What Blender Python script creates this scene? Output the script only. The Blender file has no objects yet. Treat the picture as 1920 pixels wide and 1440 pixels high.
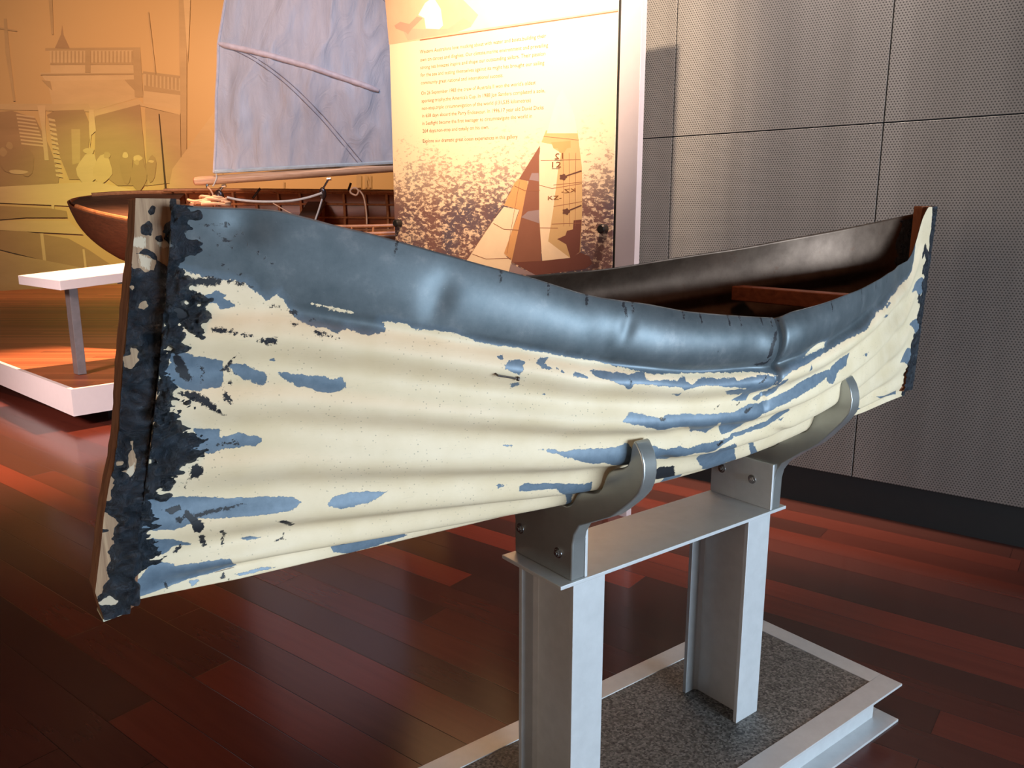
import bpy, bmesh, math, random
import numpy as np
from mathutils import Vector, Matrix
# ---------------------------------------------------------------- camera
S = bpy.context.scene; COL = S.collection
cd = bpy.data.cameras.new('camera'); cam = bpy.data.objects.new('camera', cd); COL.objects.link(cam)
cd.sensor_width = 36; cd.lens = 36*1500/1920; cd.clip_end = 60; cd.clip_start = .05
PITCH = math.atan(310/1500)
cam.location = (0, 0, 1.4); cam.rotation_euler = (math.pi/2-PITCH, 0, 0)
S.camera = cam
S.view_settings.view_transform = 'Standard'; S.view_settings.look = 'None'
S.view_settings.exposure = 0.0; S.view_settings.gamma = 1; S.view_settings.use_curve_mapping = False
# ---------------------------------------------------------------- world and lights
w = bpy.data.worlds.new('world'); S.world = w; w.use_nodes = True
w.node_tree.nodes['Background'].inputs[0].default_value = (.30, .22, .18, 1)
w.node_tree.nodes['Background'].inputs[1].default_value = .22
def aim(o, t): o.rotation_euler = (Vector(t)-o.location).to_track_quat('-Z', 'Y').to_euler()
def area(name, loc, tgt, sx, sy, power, col, spread=180):
    l = bpy.data.lights.new(name, 'AREA'); l.shape = 'RECTANGLE'; l.size = sx; l.size_y = sy; l.energy = power; l.color = col
    l.spread = math.radians(spread)
    o = bpy.data.objects.new(name, l); COL.objects.link(o); o.location = loc; aim(o, tgt); return o
def spot(name, loc, tgt, ang, power, col, blend=.6, rad=.06):
    l = bpy.data.lights.new(name, 'SPOT'); l.spot_size = math.radians(ang); l.spot_blend = blend; l.energy = power; l.color = col; l.shadow_soft_size = rad
    o = bpy.data.objects.new(name, l); COL.objects.link(o); o.location = loc; aim(o, tgt); return o
area('window_daylight', (3.9, -1.9, 1.05), (.2, 2.1, .9), 2.6, 1.6, 168, (.67, .84, 1.0), 120)
area('warm_fill', (-3.2, -2.2, 1.35), (-.6, 2.2, 1.0), 2.0, 1.2, 42, (1.0, .78, .60))  # added warm fill from the left to warm the hull, no daylight source
spot('sign_spot', (-.22, 1.83, 4.25), (.10, 4.05, 2.50), 42, 2300, (1, .75, .50), 1, .04)
spot('ceiling_spot', (.2, .6, 4.6), (.2, 1.9, .6), 78, 120, (1, .45, .24), 1, .3)
spot('mural_spot_orange', (-5.5, 8.6, 4.9), (-6.4, 14.6, 2.6), 100, 1700, (1, .56, .31), 1, .3)
spot('mural_spot_green', (-6.4, 11.2, 3.9), (-7.3, 14.6, 1.7), 50, 330, (.62, 1, .10), 1, .2)
spot('mural_spot_amber', (-1.5, 9.5, 4.9), (-2.4, 14.6, 2.4), 100, 800, (1, .60, .28), 1, .3)
spot('rail_spot', (-2.9, 7.0, 4.7), (-3.2, 5.9, .8), 46, 3200, (1, .56, .32), .6, .04)
spot('dinghy_spot', (-2.6, 4.2, 4.6), (-1.6, 7.2, 1.6), 64, 330, (1, .56, .36), .8, .08)
spot('sail_spot', (-.9, 4.6, 3.6), (-1.9, 7.1, 2.2), 70, 190, (.50, .68, 1), .9, .2)
area('wall_wash', (1.70, 2.85, 4.9), (1.62, 3.66, 3.0), 2.2, .3, 92, (1, .85, .74), 48)
area('front_fill', (-4.2, 1.6, 2.6), (-3.2, 5.6, .3), 1.2, .8, 32, (1, .74, .70), 50)  # added soft pink fill to brighten the rail sides and platform edge
# ---------------------------------------------------------------- helpers
def rot(az): a = math.radians(az); return Vector((math.sin(a), math.cos(a), 0))
AZ = math.radians(52.6)
EU = Vector((math.sin(AZ), math.cos(AZ), 0)); EV = Vector((math.cos(AZ), -math.sin(AZ), 0))
ORG = Vector((.546, 1.941, 0))
MAT_C = Matrix(((EU.x, EV.x, 0, ORG.x), (EU.y, EV.y, 0, ORG.y), (0, 0, 1, 0), (0, 0, 0, 1)))  # canoe axes (u, v, z) -> world (mirrored)
def frame(o_, xdir):
    x = Vector(xdir).normalized(); z = Vector((0, 0, 1)); y = z.cross(x)
    return Matrix(((x.x, y.x, 0, o_[0]), (x.y, y.y, 0, o_[1]), (0, 0, 1, o_[2]), (0, 0, 0, 1)))
def mesh_obj(name, verts, faces, mats, parent=None, smooth=False, mi=None):
    me = bpy.data.meshes.new(name); me.from_pydata([tuple(v) for v in verts], [], faces)
    for m in (mats if isinstance(mats, (list, tuple)) else [mats]): me.materials.append(m)
    if mi is not None: me.polygons.foreach_set('material_index', mi)
    if smooth: me.polygons.foreach_set('use_smooth', [True]*len(me.polygons))
    me.update()
    o = bpy.data.objects.new(name, me); COL.objects.link(o)
    if parent: o.parent = parent
    return o
class MB:
    """collects simple solids into one mesh"""
    def __init__(s): s.v = []; s.f = []; s.m = []
    def add(s, v, f, m=0):
        n = len(s.v); s.v += [Vector(q) for q in v]; s.f += [[i+n for i in q] for q in f]; s.m += [m]*len(f); return s
    def box(s, a, b, m=0):
        (x0, y0, z0), (x1, y1, z1) = a, b
        v = [(x0,y0,z0),(x1,y0,z0),(x1,y1,z0),(x0,y1,z0),(x0,y0,z1),(x1,y0,z1),(x1,y1,z1),(x0,y1,z1)]
        return s.add(v, [(0,3,2,1),(4,5,6,7),(0,1,5,4),(1,2,6,5),(2,3,7,6),(3,0,4,7)], m)
    def prism(s, pts, off, m=0):
        """closed polygon of 3d points extruded by vector off"""
        n = len(pts); off = Vector(off); v = [Vector(p) for p in pts]+[Vector(p)+off for p in pts]
        return s.add(v, [list(range(n))[::-1], [n+i for i in range(n)]]+[(i, (i+1) % n, n+(i+1) % n, n+i) for i in range(n)], m)
    def poly(s, pts, m=0): return s.add(pts, [list(range(len(pts)))], m)
    def tube(s, path, r, seg=10, m=0, cap=True):
        path = [Vector(p) for p in path]; n = len(path); rs = r if isinstance(r, (list, tuple)) else [r]*n
        base = len(s.v); up = None
        for i, p in enumerate(path):
            t = (path[min(i+1, n-1)]-path[max(i-1, 0)]).normalized()
            if up is None: up = t.orthogonal().normalized()
            up = (up-t*up.dot(t)).normalized(); q = t.cross(up)
            s.v += [p+(up*math.cos(2*math.pi*k/seg)+q*math.sin(2*math.pi*k/seg))*rs[i] for k in range(seg)]
        for i in range(n-1):
            for k in range(seg):
                a = base+i*seg+k; b = base+i*seg+(k+1) % seg
                s.f.append([a, b, b+seg, a+seg]); s.m.append(m)
        if cap:
            s.f.append([base+k for k in range(seg)][::-1]); s.f.append([base+(n-1)*seg+k for k in range(seg)]); s.m += [m, m]
        return s
    def build(s, name, mats, parent=None, smooth=False, bevel=0, M=None, seg=2, angle=40):
        v = s.v if M is None else [M @ q for q in s.v]
        me = bpy.data.meshes.new(name); me.from_pydata([tuple(q) for q in v], [], s.f)
        for m in (mats if isinstance(mats, (list, tuple)) else [mats]): me.materials.append(m)
        me.polygons.foreach_set('material_index', s.m)
        bm = bmesh.new(); bm.from_mesh(me); bmesh.ops.recalc_face_normals(bm, faces=bm.faces); bm.to_mesh(me); bm.free()
        if smooth:
            me.polygons.foreach_set('use_smooth', [True]*len(me.polygons))
            try: me.set_sharp_from_angle(angle=math.radians(angle))
            except Exception: pass
        me.update()
        o = bpy.data.objects.new(name, me); COL.objects.link(o)
        if parent: o.parent = parent
        if bevel:
            b = o.modifiers.new('bevel', 'BEVEL'); b.width = bevel; b.segments = seg; b.limit_method = 'ANGLE'; b.angle_limit = math.radians(35)
        return o
def empty(name, loc=(0, 0, 0), label=None, cat=None, group=None):
    o = bpy.data.objects.new(name, None); COL.objects.link(o); o.location = loc; o.empty_display_size = .1
    if label: o['label'] = label
    if cat: o['category'] = cat
    if group: o['group'] = group
    bpy.context.view_layer.update()
    return o
def tag(o, label, cat, group=None):
    o['label'] = label; o['category'] = cat
    if group: o['group'] = group
    return o
def struct(o): o['kind'] = 'structure'; return o
def rebase(root):
    """children were built in world coordinates: keep them there under the moved empty"""
    bpy.context.view_layer.update()
    mi = root.matrix_world.inverted()
    for c in root.children: c.matrix_parent_inverse = mi
# ---------------------------------------------------------------- material helpers
class NM:
    def __init__(s, name):
        s.m = bpy.data.materials.new(name); s.m.use_nodes = True; s.t = s.m.node_tree
        s.b = s.t.nodes['Principled BSDF']; s.n = s.t.nodes; s.l = s.t.links
    def put(s, sock, v):
        if hasattr(v, 'is_linked') or hasattr(v, 'links'): s.l.new(v, sock)
        elif isinstance(v, (int, float)) and sock.type in ('RGBA', 'VECTOR'): sock.default_value = (v, v, v, 1) if sock.type == 'RGBA' else (v, v, v)
        elif isinstance(v, tuple) and len(v) == 3 and sock.type == 'RGBA': sock.default_value = (*v, 1)
        else: sock.default_value = v
    def node(s, typ, props=None, **ins):
        n = s.n.new(typ)
        for k, v in (props or {}).items(): setattr(n, k, v)
        for k, v in ins.items():
            key = int(k[1:]) if k[0] == '_' else k.replace('_', ' ')
            s.put(n.inputs[key], v)
        return n
    def math(s, op, a, b=None, c=None, clamp=False):
        n = s.n.new('ShaderNodeMath'); n.operation = op; n.use_clamp = clamp; s.put(n.inputs[0], a)
        if b is not None: s.put(n.inputs[1], b)
        if c is not None: s.put(n.inputs[2], c)
        return n.outputs[0]
    def mix(s, f, a, b, blend='MIX'):
        n = s.n.new('ShaderNodeMix'); n.data_type = 'RGBA'; n.blend_type = blend
        s.put(n.inputs['Factor'], f); s.put(n.inputs['A'], a) if False else None
        s.put(n.inputs[6], a); s.put(n.inputs[7], b); return n.outputs[2]
    def noise(s, scale, detail=4, rough=.55, vec=None, dist=0.):
        n = s.node('ShaderNodeTexNoise', None, Scale=scale, Detail=detail, Roughness=rough, Distortion=dist)
        if vec is not None: s.l.new(vec, n.inputs['Vector'])
        return n.outputs[0]
    def coord(s, kind='Object', scale=(1, 1, 1), rotz=0., loc=(0, 0, 0)):
        tc = s.n.new('ShaderNodeTexCoord'); mp = s.n.new('ShaderNodeMapping'); s.l.new(tc.outputs[kind], mp.inputs[0])
        mp.inputs['Scale'].default_value = scale; mp.inputs['Rotation'].default_value = (0, 0, rotz); mp.inputs['Location'].default_value = loc
        return mp.outputs[0]
    def ramp(s, f, *stops):
        n = s.n.new('ShaderNodeValToRGB'); s.put(n.inputs[0], f); e = n.color_ramp.elements
        while len(e) < len(stops): e.new(.5)
        for q, (p, c) in zip(e, stops): q.position = p; q.color = (*c, 1) if len(c) == 3 else c
        return n.outputs[0]
    def step(s, x, lo, hi):
        n = s.n.new('ShaderNodeMapRange'); n.clamp = True; s.put(n.inputs[0], x); s.put(n.inputs[1], lo); s.put(n.inputs[2], hi); return n.outputs[0]
    def attr(s, name): n = s.n.new('ShaderNodeAttribute'); n.attribute_name = name; return n.outputs['Fac']
    def bump(s, h, strength=.3, dist=.002, normal=None):
        n = s.node('ShaderNodeBump', None, Strength=strength, Distance=dist, Height=h)
        if normal is not None: s.l.new(normal, n.inputs['Normal'])
        return n.outputs[0]
    def set(s, **k):
        for q, v in k.items(): s.put(s.b.inputs[q.replace('_', ' ')], v)
        return s.m
def simple(name, col, rough=.5, metal=0., var=.12, scale=20, bump=0., bscale=200, stretch=(1, 1, 1), spec=.5):
    n = NM(name); v = n.coord('Object', stretch); f = n.noise(scale, 5, .6, v)
    dk = tuple(c*(1-var) for c in col); lt = tuple(min(1, c*(1+var)) for c in col)
    c = n.ramp(f, (.3, dk), (.7, lt)); n.set(Base_Color=c, Roughness=rough, Metallic=metal)
    n.b.inputs['Specular IOR Level'].default_value = spec
    if bump: n.set(Normal=n.bump(n.noise(bscale, 3, .6, v), bump, .001))
    return n.m
# ---------------------------------------------------------------- data: hull form, wear marks and prints

BU=[-1.43,-1.36,-1.2,-1.0,-.8,-.6,-.4,-.2,0,.2,.4,.6,.75,.85,.92]
BB=[.024,.035,.095,.17,.235,.285,.32,.335,.30,.245,.175,.09,.045,.032,.02]
NU=[-1.46,-1.34,-1.26,-1.22,-1.18,-1.14,-1.1,-1.06,-.98,-.9,-.82,-.74,-.7,-.62,-.54,-.46,-.38,-.325,-.315,-.29,-.22,-.1,.1,.3,.5,.62,.70,.74,.77,.80,.84,.96]
NZ=[1.421,1.421,1.416,1.415,1.413,1.402,1.39,1.38,1.356,1.332,1.31,1.284,1.274,1.261,1.244,1.233,1.224,1.218,1.219,1.226,1.233,1.244,1.257,1.27,1.274,1.276,1.282,1.30,1.34,1.40,1.434,1.436]
FU=[-1.46,-1.34,-1.1,-.8,-.5,-.2,-.1,.1,.3,.5,.7,.86,.96]
FZ=[1.421,1.421,1.37,1.30,1.262,1.267,1.273,1.298,1.322,1.356,1.39,1.413,1.425]
KU=[-1.45,-1.2,-.9,-.6,-.2,.2,.6,.95]
KZ=[.848,.842,.832,.822,.82,.826,.838,.858]
def smooth(u,xs,ys,w):
    o=0
    for k,c in((-1,.25),(-.5,.5),(0,.5),(.5,.5),(1,.25)): o=o+c*np.interp(u+k*w,xs,ys)
    return o/2.
# valley centres of the corrugation, as fractions of the sheet from keel to gunwale
SV=[.06,.22,.395,.565,.705,.835]
def phase(s): return np.interp(s,[-.09]+SV+[1.03],[0,1,2,3,4,5,6,7])
def hull_grid(A,S,side):
    """A: fractions along the sheet, S: fractions keel to gunwale -> (len(A),len(S),3) in canoe axes u,v,z"""
    a=np.asarray(A)[:,None]; s=np.asarray(S)[None,:]
    u0=-1.418+.112*s; u1=.872+.028*s
    u=u0+(u1-u0)*a
    b=smooth(u,BU,BB,.06)
    zg=smooth(u,NU,NZ,.012) if side>0 else smooth(u,FU,FZ,.06)
    k=smooth(u,KU,KZ,.08)
    h=zg-k
    # local fold of the near side sheet where it was crumpled
    t=s+0*a
    w=[(1-t)**3,3*(1-t)**2*t,3*(1-t)*t*t,t**3]
    v=w[1]*b*.66+w[2]*b*1.17+w[3]*b
    z=w[0]*k+w[1]*(k+.13*h)+w[2]*(k+.52*h)+w[3]*zg
    P=np.stack([u+0*t,v,z],-1)
    du=np.gradient(P,axis=0); ds=np.gradient(P,axis=1)
    n=np.cross(ds,du); n/=np.linalg.norm(n,axis=-1,keepdims=True)+1e-12
    if np.mean(n[...,1])<0: n=-n
    amp=.009*np.clip((b-.02)/.06,.25,1)
    end=np.minimum(1,np.minimum((u+1.42)/.12+.2,(.95-u)/.10)).clip(0,1)
    G=np.interp(u,[-.5,-.1,.15,.4,.75,.9],[1,.945,.91,.885,.885,.95]) if side>0 else 1.
    ph=phase(t*G)
    tt=t*G
    d=-amp*end*np.cos(2*np.pi*ph)
    # flattened top band
    top=np.clip((tt-.80)/.04,0,1); mid=np.exp(-((u+.35)/.55)**2)
    d=d*(1-top)+top*(amp*(-.9+1.9*mid*np.sin(np.pi*np.clip((tt-.82)/.2,0,1))**.8+.5*np.sin(np.pi*np.clip((tt-.82)/.22,0,1))))
    def g(uc,sc,su,ss,am,rot=0.):
        x=(u-uc);y=(t-sc)
        xr=x*np.cos(rot)-y*.57*np.sin(rot); yr=x*np.sin(rot)+y*.57*np.cos(rot)
        return am*np.exp(-(xr/su)**2-(yr/(ss*.57))**2)
    if side>0:
        for q in DENTS: d=d+g(*q)
        d=d+.0025*np.sin(u*9+2*t)*np.sin(u*5.3-4*t)*top
    P=P+n*d[...,None]
    P[...,1]*=side
    n[...,1]*=side
    return P,n
DENTS=[(-.322,.92,.007,.2,-.016,.0),(-.35,.86,.03,.10,.008),(-.27,.88,.05,.16,.010),(-.335,.72,.02,.03,-.006,.5),
 (-.70,.86,.030,.10,-.006),(-.66,.93,.012,.05,-.004,.4),(-.60,.84,.05,.09,.004),
 (-.97,.90,.018,.06,-.005,.6),(-1.22,.97,.03,.03,-.006),(-.505,.45,.035,.035,-.012,.3),(-.5,.6,.03,.03,-.005,.3),(-.36,.55,.05,.03,-.006,.5),
 (-.20,.5,.05,.02,-.006,.3),(-.35,.40,.05,.03,.004),(-.15,.86,.06,.2,.003)]
NAIL=(.2083,.7575)
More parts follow.
